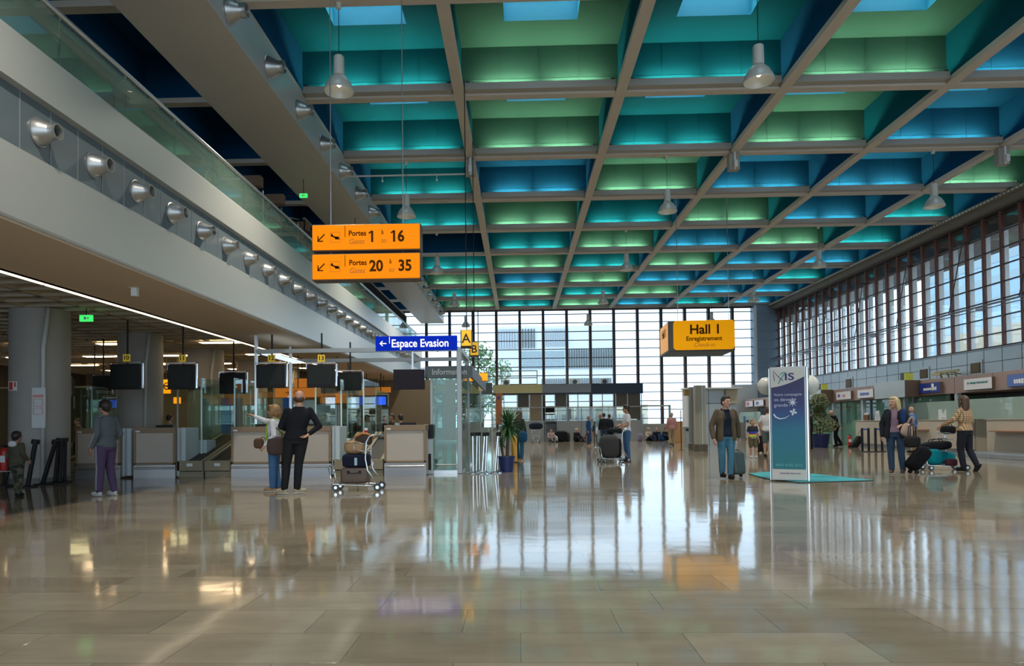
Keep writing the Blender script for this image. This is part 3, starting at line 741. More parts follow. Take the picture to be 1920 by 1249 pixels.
MB().box(x0-0.03, y0-0.03, 0, x0+0.03, y0+0.03, 2.4).box(x1-0.035, 25.9, 0, x1+0.035, 26, 2.5).build('post', FR, ib, world=True)
pc = thing('info_terminal', 'grey information terminal left of the glass booth', 'terminal', (-2.25, 16.9, 0))
MB().box(-0.14, 0, 0, 0.14, 0.3, 0.86).build('cabinet', WING, pc, bevel=0.01)
MB().box(-0.13, -0.02, 0.88, 0.15, 0.12, 1.22).build('monitor', BLACK, pc, bevel=0.01)
MB().box(0.0, -0.006, 0.1, 0.10, 0.0, 0.5).build('grille', INSIDE, pc)

# blue direction sign on the canopy
NAVY = mat('blue_light_box', (0.0, 0.012, 0.20), 0.4, emit=(0.0, 0.018, 0.50), es=0.45, spec=.06); WLET = mat('white_letter', (0.9, 0.88, 0.85), 0.5, emit=(1, 0.92, 0.85), es=0.5)
a = at(704, 631, Y=16.9); b_ = at(857, 656, Y=16.9)
es = thing('direction_sign', 'long blue lit sign with white letters and a left arrow, on the canopy', 'sign', ((a.x+b_.x)/2, 16.9, (a.z+b_.z)/2))
W = b_.x-a.x; H = a.z-b_.z
MB().box(-W/2, 0, -H/2, W/2, 0.12, H/2).build('light_box', NAVY, es, bevel=0.008)
MB().box(-W/2+0.34, -0.006, 0.0, -W/2+0.355, 0.0, H/2-0.02).build('divider', WLET, es)
text('Espace Evasion', 0.275, (-W/2+0.39, -0.006, -0.01), FRONT, WLET, es, bold=0.004, xs=0.86, world=False)
m = MB()
m.obox((-W/2+0.19, -0.005, 0), (0.16, 0.006, 0.022)); 
for sg in (1, -1): m.obox((-W/2+0.145, -0.005, sg*0.028), (0.09, 0.006, 0.022), ry=sg*-0.8)
m.build('arrow', WLET, es)
MB().box(-0.3, 0.03, -H/2-0.04, -0.26, 0.09, -H/2).box(0.5, 0.03, -H/2-0.04, 0.54, 0.09, -H/2).build('foot', FR, es)

# lettered side signs A and B, and the small orange sign beyond
ORB = mat('amber_light_box', (0.75, 0.42, 0.02), 0.4, emit=(1.0, 0.50, 0.0), es=0.38)
def gate_letter(px, py, Y, s, ch, lab):
    p = at(px, py, Y=Y); t = thing('letter_sign', lab, 'sign', p)
    MB().box(-s*.42, 0.03, -s*.62, s*.36, s*1.4, s*.62).build('casing', mat('sign_casing', (0.04,0.045,0.04), 0.5), t, bevel=0.01)
    MB().box(-s*.34, 0.0, -s*.55, s*.36, 0.035, s*.58).build('light_box', ORB, t, bevel=0.008)
    text(ch, s*0.95, (0, -0.006, -0.02), FRONT, INK, t, align='CENTER', bold=0.004, world=False)
    MB().cyl((0, 0.2, s*.6), (0, 0.2, ZB-p.z), 0.012).build('cable', BLACK, t)
gate_letter(874, 634, 16.85, 0.34, 'A', 'amber box sign with the letter A at the end of the blue sign')
gate_letter(889, 654, 20.5, 0.34, 'B', 'amber box sign with the letter B behind the one with A')
lit_sign(880, 700, 914, 714, 21.5, 'small bright orange hanging sign beyond the letter B', ORANGE, name='hanging_sign', tz=4.6)

# gate signs on cables -----------------------------------------------------
YS = gy(-1)
OR2 = mat('orange_gate_light_box', (0.50, 0.13, 0.0), 0.35, emit=(1.0, 0.25, 0.0), es=0.50, spec=.06)
BRL = mat('brown_letter', (0.06, 0.018, 0.0), 0.8, spec=.1); TAN = mat('faded_letter', (0.30, 0.11, 0.0), 0.6, emit=(0.4, 0.10, 0.0), es=0.22)
CASE = mat('olive_sign_case', (0.10, 0.075, 0.05), 0.5)
def gate_sign(y0, y1, n1, n2, lab, hang):
    a = at(584, y0, Y=YS); b_ = at(789, y1, Y=YS); W = b_.x-a.x; H = a.z-b_.z; u = W/205.0
    t = thing('gate_sign', lab, 'sign', ((a.x+b_.x)/2, YS, (a.z+b_.z)/2), 0, 'orange gate signs')
    MB().box(-W/2, 0.01, -H/2, W/2, 0.22, H/2).build('casing', CASE, t, bevel=0.015)
    MB().box(-W/2+0.012, -0.01, -H/2+0.014, W/2-0.012, 0.012, H/2-0.014).build('light_box', OR2, t, bevel=0.012)
    def X(p): return -W/2 + (p-584)*u
    def L(s, p, z, size, m_, bold=0.0, shear=0.0): text(s, size, (X(p), -0.014, z), FRONT, m_, t, bold=bold, shear=shear, xs=0.9, world=False)
    off = 0 if len(n1) == 1 else 1
    L('Portes', 654+off, H*.13, 0.105, BRL, 0.002); L('Gates', 654+off, -H*.17, 0.105, TAN, 0, 0.25)
    L(n1, 692+off, -0.005, 0.215, BRL, 0.006); L('\u00e0', 715 if len(n1) == 1 else 730, H*.17, 0.10, BRL); L('to', 714 if len(n1) == 1 else 729, -H*.15, 0.10, TAN, 0, 0.25)
    L(n2, 733 if len(n1) == 1 else 747, -0.005, 0.215, BRL, 0.006)
    for p_, s_ in (((694, 1),) if len(n1) == 1 else ()) + (((735.5, 1),) if n2 == '16' else ()): MB().obox((X(p_)+0.004, -0.014, 0.060), (0.045, 0.004, 0.02), ry=-0.6).build('numeral_stroke', BRL, t)
    MB().box(X(647), -0.014, 0.0, X(648), -0.010, H/2-0.03).build('divider', BRL, t)
    m = MB(); ax = X(603)
    m.obox((ax, -0.013, 0), (0.13, 0.004, 0.016), ry=-0.78); m.box(ax-0.055, -0.015, -0.06, ax-0.04, -0.011, 0.02); m.box(ax-0.055, -0.015, -0.06, ax+0.025, -0.011, -0.045)
    m.build('arrow', BRL, t)
    px_ = X(629); m = MB()
    m.obox((px_, -0.013, 0), (0.13, 0.004, 0.020), ry=0.42)
    m.prism([(px_-0.01, 0.01), (px_+0.05, 0.008), (px_+0.06, -0.004), (px_+0.03, -0.03), (px_+0.0, -0.03)], -0.015, -0.011, plane='XZ')
    m.prism([(px_-0.065, 0.02), (px_-0.05, 0.055), (px_-0.035, 0.045), (px_-0.03, 0.01)], -0.015, -0.011, plane='XZ')
    m.build('plane_pictogram', BRL, t)
    m = MB(); q = 0.073
    for a_, b2, c_, d_ in ((-q,-q,q,-q+.004),(-q,q-.004,q,q),(-q,-q,-q+.004,q),(q-.004,-q,q,q)): m.box(px_+a_, -0.014, b2, px_+c_, -0.011, d_)
    m.build('pictogram_frame', TAN, t)
    if hang:
        for pxc in (617, 754):
            MB().cyl((X(pxc), 0.1, H/2), (X(pxc), 0.1, ZB-t.location.z), 0.0075, n=6).build('cable', STEEL, t)
    else:
        for pxc in (617, 754):
            MB().cyl((X(pxc), 0.1, H/2), (X(pxc), 0.1, H/2+0.08), 0.0075, n=6).build('cable', STEEL, t)
gate_sign(421, 468, '1', '16', 'orange lit sign for gates 1 to 16, upper of the two hanging on cables', True)
gate_sign(476, 523, '20', '35', 'orange lit sign for gates 20 to 35, lower of the two', False)

# Hall 1 sign ---------------------------------------------------------------
p = at(1320, 628, Y=gy(3)); HS = thing('hall_sign', 'amber box sign reading Hall 1 Enregistrement Check-in', 'sign', p, -0.06)
W, H = 2.28, 1.12
def rr(w_, h_, r, n=5):
    pts = []
    for cx_, cz_, a0 in ((w_/2-r, h_/2-r, 0), (-w_/2+r, h_/2-r, PI/2), (-w_/2+r, -h_/2+r, PI), (w_/2-r, -h_/2+r, 1.5*PI)):
        for k in range(n+1): pts.append((cx_+r*math.cos(a0+PI/2*k/n), cz_+r*math.sin(a0+PI/2*k/n)))
    return pts
AMB = mat('amber_hall_light_box', (0.45, 0.20, 0.0), 0.35, emit=(1.0, 0.40, 0.0), es=0.36, spec=.06)
MB().box(-W/2-0.18, 0.05, -H/2-0.05, W/2+0.02, 2.2, H/2).build('casing', _mats['sign_casing'], HS, bevel=0.02)
MB().prism(rr(W, H, 0.13), 0.0, 0.06, plane='XZ').build('light_box', AMB, HS)
text('Hall 1', 0.50, (0.05, -0.005, 0.20), FRONT, BRL, HS, align='CENTER', bold=0.012, world=False)
text('Enregistrement', 0.235, (0.0, -0.005, -0.14), FRONT, BRL, HS, align='CENTER', bold=0.005, world=False, xs=0.92)
text('Check-in', 0.22, (0.0, -0.005, -0.38), FRONT, TAN, HS, align='CENTER', shear=0.25, world=False)
MB().prism([(0.15, -H/2+0.02), (2.1, -H/2+0.02), (2.1, H/2-0.03), (0.15, H/2-0.03)], -W/2-0.19, -W/2-0.18, plane='YZ').build('side_light_box', AMB, HS)
text('Hall 1', 0.46, (-W/2-0.195, 1.1, 0.18), (PI/2, 0, -PI/2), BRL, HS, align='CENTER', bold=0.01, world=False)
for x in (-0.95, 0.95): MB().cyl((x, 0.1, H/2), (x, 0.1, ZB-p.z), 0.012, n=6).build('cable', STEEL, HS)

# pendant lamps -------------------------------------------------------------
SHADE = mat('lamp_shade', (0.50, 0.50, 0.44), 0.3, metal=0.1); CAN = mat('lamp_can', (0.55, 0.53, 0.46), 0.45); BULB = mat('lamp_bulb', (1,1,1), 0.3, emit=(1.0, 0.93, 0.80), es=2.5)
pend = None
_col = {0: 'left', 2: 'middle', 4: 'right'}
lamp_light = bpy.data.lights.new('lamp_spot', 'SPOT'); lamp_light.energy = 900; lamp_light.color = (1.0, 0.90, 0.76); lamp_light.spot_size = 2.3; lamp_light.spot_blend = 0.8; lamp_light.shadow_soft_size = 0.15
for j in (-2, 0, 2, 4, 6, 8):  # the first, nearest row is unseen, added as fill light for the hall
    for i in (0, 2, 4):
        p = (gx(i)+G/2, gy(j), 7.97)
        lab = f'bell-shaped pendant lamp, {_col[i]} column of lamps, ' + {-2:'unseen row added for fill, above the camera side', 0: 'nearest row', 2: 'second row', 4: 'third row', 6: 'fourth row', 8: 'last row before the far window'}[j]
        if pend is None:
            pend = thing('pendant_lamp', lab, 'pendant lamp', p, 0, 'bell pendant lamps')
            MB().lathe([(0.30,0.0),(0.31,0.015),(0.295,0.06),(0.26,0.15),(0.20,0.25),(0.13,0.32),(0.10,0.34),(0.095,0.34),(0.125,0.31),(0.19,0.24),(0.25,0.145),(0.285,0.06),(0.295,0.01)], n=32).build('shade', SHADE, pend, smooth=True)
            MB().lathe([(0.0,0.34),(0.11,0.34),(0.105,0.72),(0.09,0.74),(0.0,0.74)], n=24).build('canister', CAN, pend, smooth='auto')
            MB().cyl((0,0,0.74),(0,0,1.75),0.008,n=6).build('cord', BLACK, pend)
            MB().lathe([(0,1.70),(0.05,1.72),(0.06,1.83)], n=12).build('ceiling_rose', CAN, pend)
            MB().ell((0,0,0.2),(0.06,0.06,0.09)).build('bulb', BULB, pend, smooth=True)
        else:
            c = copy_tree(pend); c.location = p; c['label'] = lab
        lo_ = bpy.data.objects.new('lamp_spot', lamp_light); COL.objects.link(lo_); lo_.location = (p[0], p[1], p[2]+0.02)
c = copy_tree(pend); c.location = (-7.78, gy(8), 7.97); c['label'] = 'bell-shaped pendant lamp seen through the mezzanine glass, left of all the others'

# security cameras / sensors on beams, cable tray
def beam_box(i, j, lab):
    t = thing('beam_speaker', lab, 'loudspeaker', (gx(i), gy(j)-0.05, ZB))
    MB().box(-0.17, -0.12, -0.55, 0.17, 0.12, -0.02).build('cabinet', mat('speaker_beige', (0.30,0.28,0.23), 0.6), t, bevel=0.01)
    MB().box(-0.05, -0.3, -0.52, 0.05, -0.14, -0.30).box(-0.03, -0.17, -0.55, 0.03, -0.12, 0.0).build('bracket', WHITEP, t)
beam_box(1, 2, 'beige loudspeaker box hanging under the beam crossing above the gate signs')
beam_box(3, 2, 'beige loudspeaker box under the beam crossing right of centre')
beam_box(5, 2, 'beige loudspeaker box under the beam crossing at the far right')
t = thing('white_pipe', 'thin white pipe hung below the ceiling between the duct and the loudspeaker', 'pipe', (-3.5, gy(2)+0.3, 9.45))
MB().cyl((-2.05, 0, 0), (1.9, 0, 0), 0.03, n=8).build('tube', WHITEP, t)
for q, xx in enumerate((-0.9, 0.9)):
    MB().cyl((xx, 0, -0.16), (xx, 0, 0), 0.012, n=6).ell((xx, 0, -0.18), (0.035,)*3).build('spotlight', PAPER, t)
MB().cyl((-1.9, 0, 0), (-1.9, 0, 0.35), 0.01).cyl((1.8, 0, 0), (1.8, 0, 0.35), 0.01).build('hanger', BLACK, t)
# ================================================================ RIGHT SIDE
BROWNB = mat('pinkish_brown_band', (0.30, 0.215, 0.19), 0.5, noise=0.05, nscale=1); BROWND = mat('dark_brown_side', (0.12, 0.075, 0.05), 0.5)
MINT = glass('mint_frosted_glass', (0.45, 0.75, 0.6), 0.10, diffuse=0.8, dcol=(0.42, 0.78, 0.63))
MINT2 = glass('pale_frosted_screen', (0.45, 0.6, 0.55), 0.10, diffuse=0.8, dcol=(0.66, 0.82, 0.76))
BEIGEC = mat('counter_cream', (0.50, 0.44, 0.35), 0.5, noise=0.03)
SHELFW = mat('counter_shelf', (0.36, 0.17, 0.09), 0.5)
XB = 16.4
bd = thing('counter_fascia', 'pinkish-brown sign fascia above the right-hand airline counters', 'fascia', (XB, 18, 2.2))
MB().box(XB, 16, 2.2, XR, 50.5, 2.82).build('band', BROWNB, bd, world=True)
m = MB(); y = 18.0
while y < 50: m.box(XB-0.004, y-0.01, 2.2, XB, y+0.01, 2.82); y += 2.1
m.build('joints', BROWND, bd, world=True)
# wall behind the counters under the band, with posts
pst = None
for k, yy in enumerate((18.0, 22.2, 26.4, 29.9, 33.5, 36.6, 40.4, 44.6)):
    if pst is None:
        pst = tag(MB().box(-0.08, -0.08, 0, 0.08, 0.08, 2.2).build('counter_post', PANEL), 'x', 'post', 'posts carrying the sign fascia'); 
        q = pst
    else: q = pst.copy(); COL.objects.link(q)
    q.location = (XB+0.12, yy, 0); q['label'] = f'grey post carrying the brown sign fascia, {ORD[k]} from the near end'
# mint glass doors/walls
for k, (ya, yb_) in enumerate(((27.6, 29.8), (30.0, 33.4), (33.6, 36.5), (36.7, 40.3), (40.5, 44.5))):
    t = thing('frosted_glass_wall', 'mint green frosted glass wall ' + ('behind the blonde woman', 'behind the small red extinguisher counter', 'marked with a letter F', 'behind the green potted tree', 'at the far end of the counters')[k], 'glass wall', (XB+0.5, ya, 0))
    MB().box(XB+0.5, ya, 0.02, XB+0.52, yb_, 2.18).build('pane', MINT, t, world=True)
    MB().box(XB+0.46, ya-0.03, 0, XB+0.56, ya+0.03, 2.19).build('post', PANEL, t, world=True)
    if k == 2:
        text('F', 0.42, (XB+0.49, 34.2, 1.86), SIDE_R, mat('red_brown_letter', (0.30,0.06,0.03), 0.5), t, bold=0.01)
        text('Comptoir', 0.15, (XB+0.49, 36.1, 1.92), SIDE_R, mat('grey_letter2', (0.25,0.35,0.30), 0.5), t)
        text('Counter', 0.15, (XB+0.49, 36.1, 1.74), SIDE_R, _mats['grey_letter2'], t)
# airline name signs on the band
def band_sign(ya, yb_, lab, base, draw, z0=2.27, z1=2.68, d=0.12):
    t = thing('airline_sign', lab, 'sign', (XB-d, (ya+yb_)/2, z0), 0, 'name signs on the brown fascia')
    MB().box(XB-d, ya, z0, XB, yb_, z1).build('box', BROWND, t, world=True)
    MB().box(XB-d-0.01, ya, z0+0.01, XB-d+0.001, yb_, z1-0.01).build('face', base, t, world=True)
    for s, size, y_, z_, m_, b__ in draw:
        if 'gal' not in s:                        # too blurred to read in the photograph: a row of letter-sized marks
            mk = MB(); r_ = random.Random(len(s)*7+int(size*100)); q_ = y_
            for _ in s:
                w2 = size*r_.uniform(.3, .5); hh = size*r_.uniform(.28, .40)
                mk.box(XB-d-0.014, q_-w2, z_-hh, XB-d-0.010, q_, z_+hh); q_ -= w2+size*.12
            mk.build('blurred_marks', m_, t, world=True); continue
        text(s, size, (XB-d-0.014, y_, z_), SIDE_R, m_, t, bold=b__, xs=1.0)
    return t
WF = mat('white_sign_face', (0.66, 0.66, 0.68), 0.4); NV = mat('navy_sign_face', (0.01, 0.03, 0.22), 0.4); BL2 = mat('blue_sign_face', (0.08, 0.14, 0.40), 0.4)
TG = mat('teal_letter', (0.02, 0.20, 0.17), 0.5); RL = mat('red_letter', (0.55, 0.08, 0.08), 0.5); BLL = mat('blue_letter', (0.06, 0.10, 0.40), 0.5); WL = mat('plain_white_letter', (0.8,0.8,0.8), 0.5)
def yr(px): return (XB-0.12)*F_PX/(px-973) * 1.0
def yy_(px): return at(px, 730, X=XB-0.12).y
band_sign(yy_(1763), yy_(1724), 'navy blue airline sign with white letters above the man in the blue shirt', NV, [('SERVISAIR', 0.13, yy_(1732), 2.43, WL, 0.004), ('\u2022', 0.4, yy_(1747), 2.5, WL, 0), ('SF', 0.18, yy_(1752), 2.44, WL, 0)])
band_sign(yy_(1860), yy_(1808), 'white airline sign with teal letters above the woman in plaid', WF, [('air s\u00e9n\u00e9gal international', 0.115, yy_(1814), 2.52, TG, 0.004)])
band_sign(yy_(1960), yy_(1889), 'blue airline sign at the right edge of the picture', BL2, [('AIR ALGERIE', 0.22, yy_(1902), 2.44, WL, 0.004)])
band_sign(yy_(1637), yy_(1608), 'whitish sign left of the blank grey sign box, faint blue letters', WF, [('AIRLINES', 0.2, yy_(1613), 2.46, BLL, 0)])
band_sign(yy_(1595), yy_(1568), 'white sign with red and blue letters above the stooping man in black', WF, [('OK', 0.24, yy_(1571), 2.48, BLL, 0.004), ('FLY', 0.18, yy_(1580), 2.46, RL, 0.004)])
band_sign(yy_(1557), yy_(1533), 'white sign with red letters above the potted tree', WF, [('AVIA', 0.26, yy_(1538), 2.47, RL, 0.004)])
band_sign(yy_(1431), yy_(1414), 'small pale blue sign just left of the blue and white totem', WF, [('aero', 0.3, yy_(1417), 2.47, BLL, 0.004)])
band_sign(yy_(1411), yy_(1398), 'small white sign with red letters above the boy in stripes', WF, [('ALP', 0.36, yy_(1400), 2.47, RL, 0.01)])
for ya, yb_, lab in ((28.6, 31.0, 'large blank grey sign box standing out from the brown fascia'), (36.4, 38.4, 'blank grey sign box behind the potted tree')):
    t = thing('blank_sign_box', lab, 'sign box', (XB-0.7, ya, 2.1))
    MB().box(XB-0.62, ya, 2.16, XB-0.002, yb_, 2.84).build('side', BROWND, t, world=True)
    MB().box(XB-0.64, ya, 2.15, XB-0.62, yb_, 2.85).build('face', PANEL, t, world=True)
    e = thing('green_exit_lamp', 'small yellow-green lit sign topping the ' + lab.replace('large ', '').replace(' standing out from', ' on'), 'sign', (XB-0.35, ya+0.1, 2.84))
    MB().box(-0.2, 0, 0.0, 0.12, 0.06, 0.30).build('lit_face', mat('yellow_green', (0.35,0.36,0.05), 0.4, emit=(0.35,0.36,0.03), es=0.2), e)
    MB().box(-0.2, 0.06, 0.0, 0.14, 0.35, 0.32).build('casing', _mats['sign_casing'], e)

# counters
def counter(pa, pb, lab, shelf=None, X=16.1, deep=0.7, z1=1.19, screen=None):
    ya, yb_ = at(pb, 790, X=X).y, at(pa, 790, X=X).y
    t = thing('airline_counter', lab, 'counter', (X, (ya+yb_)/2, 0), 0, 'cream counters on the right')
    MB().box(X, ya, 0.12, X+deep, yb_, z1).build('body', BEIGEC, t, world=True, bevel=0.02)
    MB().box(X+0.06, ya+0.03, 0.0, X+deep, yb_-0.03, 0.12).build('plinth', KICK, t, world=True)
    MB().box(X-0.02, ya-0.01, z1, X+deep, yb_+0.01, z1+0.03).build('top', BEIGEC, t, world=True)
    if shelf:
        sa, sb = at(shelf[1], 800, X=X).y, at(shelf[0], 800, X=X).y
        MB().box(X-0.22, sa, 0.80, X, sb, 0.84).build('shelf', SHELFW, t, world=True)
    if screen:
        sa, sb = at(screen[1], 780, X=X+0.3).y, at(screen[0], 780, X=X+0.3).y
        L = sb-sa; pts = [(0, 0), (L, 0), (L, 0.45)]
        for k in range(6): pts.append((L-0.35+0.35*math.cos(PI/2*k/5), 0.40+0.30*math.sin(PI/2*k/5)))
        for k in range(6): pts.append((0.15-0.15*math.sin(PI/2*k/5), 0.55+0.15*math.cos(PI/2*k/5)))
        MB().prism([(sa+u, z1+0.03+v) for u, v in pts], X+0.30, X+0.315, plane='YZ').build('glass_screen', MINT2, t, world=True)
    return t
counter(1604, 1690, 'cream counter with two screens on top, behind the black rail stands', X=16.3)
counter(1692, 1824, 'long cream counter behind the blonde woman and the trolley', shelf=(1715, 1742), screen=(1706, 1800))
counter(1849, 1990, 'cream counter at the right edge with a brown shelf', shelf=(1866, 1990), X=15.6, screen=(1800, 1990))
counter(1398, 1425, 'cream counter far back behind the boy', X=15.6, z1=1.15, screen=(1386, 1426))
o = struct('column', MB().box(16.15, at(1851, 790, X=16.1).y, 0, 16.9, at(1826, 790, X=16.1).y, 1.19), mat('counter_end_grey', (0.33, 0.29, 0.23), 0.5))
bs = thing('luggage_scale', 'low grey luggage scale in front of the right edge counter', 'scale', (15.1, 21.9, 0))
MB().box(-0.5, -1.6, 0, 0.3, 1.6, 0.14).build('base', KICK, bs, bevel=0.01); MB().box(-0.52, -0.02, 0.02, -0.5, 0.02, 0.14).box(-0.48, -1.55, 0.14, 0.28, 1.55, 0.17).build('plate', STEEL, bs)

# back office seen over the counters
bo = thing('office_cabinet', 'dark green office cabinet behind the long cream counter', 'cabinet', (18.3, 27, 0))
MB().box(-0.2, -1.8, 0, 0.4, 1.8, 1.9).build('body', mat('office_green', (0.05,0.10,0.085), 0.5), bo, bevel=0.02); MB().box(-0.22, -0.01, 0.1, -0.2, 0.01, 1.8).build('door_gap', INSIDE, bo)
wp = thing('wall_poster', 'two white framed posters behind the counter beside the brunette\'s head', 'poster', (18.86, 23.6, 1.5))
MB().box(-0.03, -0.42, 0.05, 0, -0.05, 0.6).box(-0.03, 0.05, 0.05, 0, 0.4, 0.6).build('sheet', PAPER, wp); MB().box(-0.04, -0.45, 0.42, 0, 0.43, 0.45).build('bar', INSIDE, wp)
pk = thing('brown_cupboard', 'reddish brown cupboard behind the counter near the brunette', 'cupboard', (18.4, 24.2, 0))
MB().box(-0.1, -0.5, 0, 0.4, 0.5, 1.88).build('body', mat('cupboard_brown', (0.28,0.14,0.10), 0.5), pk, bevel=0.01); MB().box(-0.115, -0.01, 0.05, -0.1, 0.01, 1.85).build('gap', INSIDE, pk)

# small things on the counters
def on_counter(px, Y_or_X, lab, kind):
    p = at(px, 785, X=Y_or_X); z = 1.22
    t = thing(kind, lab, kind.replace('_', ' '), (p.x, p.y, z), -0.9)
    return t
t = on_counter(1564+205, 16.35, 'white card stand shaped like a torn M, on the long counter', 'card_stand')
MB().prism([(-0.16, 0.0), (0.16, 0.0), (0.17, 0.40), (0.08, 0.40), (0.0, 0.22), (-0.06, 0.40), (-0.17, 0.38)], -0.02, 0.02, plane='XZ').build('card', PAPER, t); MB().box(-0.06, -0.024, 0.03, 0.06, -0.02, 0.08).build('mark', GREYM, t)
t = on_counter(1836, 16.35, 'slim white upright sign on the counter right of the brunette', 'counter_sign')
MB().box(-0.04, -0.02, 0.02, 0.04, 0.02, 0.45).build('card', PAPER, t, bevel=0.008); MB().box(-0.09, -0.06, 0, 0.09, 0.06, 0.02).build('base', STEEL, t)
t = on_counter(1625, 16.5, 'small brown bag with a white top on the first cream counter', 'paper_bag')
MB().box(-0.11, -0.08, 0.0, 0.11, 0.08, 0.26).build('bag', mat('bag_brown', (0.16,0.09,0.05), 0.7), t, bevel=0.02); MB().box(-0.09, -0.06, 0.26, 0.12, 0.06, 0.35).build('paper', PAPER, t, bevel=0.02)
t = on_counter(1646, 16.5, 'tall white leaflet holder on the first cream counter', 'leaflet_holder')
MB().prism([(-0.12, 0), (0.12, 0), (0.08, 0.45), (-0.06, 0.42)], -0.06, 0.03, plane='XZ').build('holder', PAPER, t); MB().box(-0.05, -0.07, 0.05, 0.06, -0.06, 0.3).build('leaflet', WING, t)
for k, (px, c_) in enumerate(((1397.5, (0.08, 0.16, 0.35)), (1403, (0.02,0.02,0.02)))):
    p = at(px, 790, X=15.9); t = thing('desk_monitor', ('blue upright monitor', 'low black telephone')[k] + ' on the far cream counter behind the boy', ('monitor', 'telephone')[k], (p.x, p.y, 1.18), -0.9)
    MB().box(-0.14, -0.02, 0.04, 0.14, 0.02, (0.42, 0.16)[k]).build('case', mat('mon%d_case' % k, c_, 0.4), t, bevel=0.01); MB().box(-0.08, -0.06, 0, 0.08, 0.06, 0.04).build('foot', BLACK, t)

# wall vents and the spotlight bracket
for px, py, w_, h_, lab in ((1733, 701, 0.62, 0.42, 'brown wall vent above the navy airline sign'), (1830, 690, 0.62, 0.42, 'brown wall vent above the white sign with teal letters'), (1592, 719, 0.7, 0.5, 'brown wall vent above the row of white signs'), (1418, 741, 0.5, 0.5, 'small dark wall vent far back by the corner pier')):
    p = at(px, py, X=XR-0.01); t = thing('wall_vent', lab, 'vent', p)
    MB().box(-0.03, -w_/2, -h_/2, 0.0, w_/2, h_/2).build('back', mat('vent_brown', (0.10, 0.075, 0.045), 0.6), t)
    m = MB()
    for q in range(7): m.obox((-0.045, 0, -h_/2+0.06+q*(h_-0.1)/6), (0.01, w_-0.06, 0.05), ry=0.5)
    m.build('louvres', mat('vent_slat', (0.17, 0.13, 0.08), 0.6), t)
    m = MB(); 
    for a_, b2, c_, d_ in ((-w_/2-.1,-h_/2-.1,w_/2+.1,-h_/2),(-w_/2-.1,h_/2,w_/2+.1,h_/2+.1),(-w_/2-.1,-h_/2,-w_/2,h_/2),(w_/2,-h_/2,w_/2+.1,h_/2)): m.box(-0.02, a_, b2, 0.0, c_, d_)
    m.build('surround', PANEL, t)
p = at(1775, 697, X=XR-0.6); t = thing('spotlight_bracket', 'olive bracket with three spotlights on the right wall', 'spotlight', p)
OLV = mat('olive_metal', (0.30, 0.27, 0.12), 0.5)
MB().obox((0, 0, 0), (0.05, 1.6, 0.09), rx=0.0).cyl((0, 0, 0), (0.6, 0, -0.1), 0.025).build('bar', OLV, t)
for q in (-0.5, 0.0, 0.5): MB().cyl((0, q, -0.02), (0.1, q-0.1, -0.42), 0.06, 0.015).build('spotlight', OLV, t)
t = thing('wall_clock_box', 'thin olive lamp arm reaching left from the spotlight bracket', 'lamp', at(1765, 700, X=XR-0.6))
MB().obox((0, 0.3, -0.02), (0.1, 0.6, 0.08)).build('arm', mat('yellow_lamp_metal', (0.42,0.34,0.12), 0.5), t); MB().cyl((0, 0.1, -0.02), (0.58, 0.1, -0.05), 0.02).build('mount', OLV, t)

# extinguisher
def extinguisher(p, lab):
    t = thing('fire_extinguisher', lab, 'fire extinguisher', p)
    MB().lathe([(0,0),(0.075,0.0),(0.08,0.02),(0.08,0.40),(0.06,0.46),(0.03,0.49),(0,0.49)], n=20).build('cylinder', REDM, t, smooth='auto')
    MB().box(-0.02, -0.03, 0.49, 0.02, 0.05, 0.54).box(-0.015, -0.08, 0.53, 0.015, 0.02, 0.55).build('valve', BLACK, t)
    MB().tube([(0.02,0,0.52),(0.10,0,0.5),(0.12,0,0.35),(0.105,0,0.15)], 0.012).build('hose', BLACK, t, smooth=True)
    MB().box(-0.07, -0.082, 0.18, 0.07, -0.07, 0.32).build('label_plate', PAPER, t)
p = at(1601, 838, Z=0); extinguisher((16.0, 33.9, 0.0), 'red fire extinguisher beside the first cream counter')
extinguisher((-8.75, 11.95, 0.18) if False else (at(8, 870, Y=14.3).x, 14.3, 0.33), 'red fire extinguisher on a low stand at the left edge beside the boy')
es_ = thing('extinguisher_stand', 'low dark stand under the red extinguisher at the left edge', 'stand', (at(8, 870, Y=14.3).x, 14.3, 0))
MB().box(-0.14, -0.12, 0, 0.14, 0.12, 0.03).box(-0.03, -0.03, 0.03, 0.03, 0.03, 0.31).build('post', BLACK, es_); MB().box(-0.11, -0.1, 0.31, 0.11, 0.1, 0.33).build('tray', STEEL, es_)

# rail stands (black posts joined by a blue tape)
def rail_stand(px0, px1, Y, lab):
    x0, x1 = at(px0, 840, Y=Y).x, at(px1, 840, Y=Y).x; t = thing('rail_stand', lab, 'barrier', ((x0+x1)/2, Y, 0), 0, 'rail stands by the counter')
    for x in (x0, x1):
        MB().cyl((x, Y, 0.02), (x, Y, 0.92), 0.045, n=14).lathe([(0, 0), (0.15, 0), (0.14, 0.02), (0.03, 0.04)], (x, Y, 0), n=20).build('post', BLACK, t, world=True, smooth='auto')
    MB().box(x0, Y-0.01, 0.84, x1, Y+0.01, 0.90).build('tape', mat('blue_tape', (0.05, 0.10, 0.35), 0.6), t, world=True)
rail_stand(1617, 1629, 27.0, 'pair of black posts with blue tape, left one by the first cream counter')
rail_stand(1642, 1654, 27.0, 'pair of black posts with blue tape, right one nearest the blonde woman')
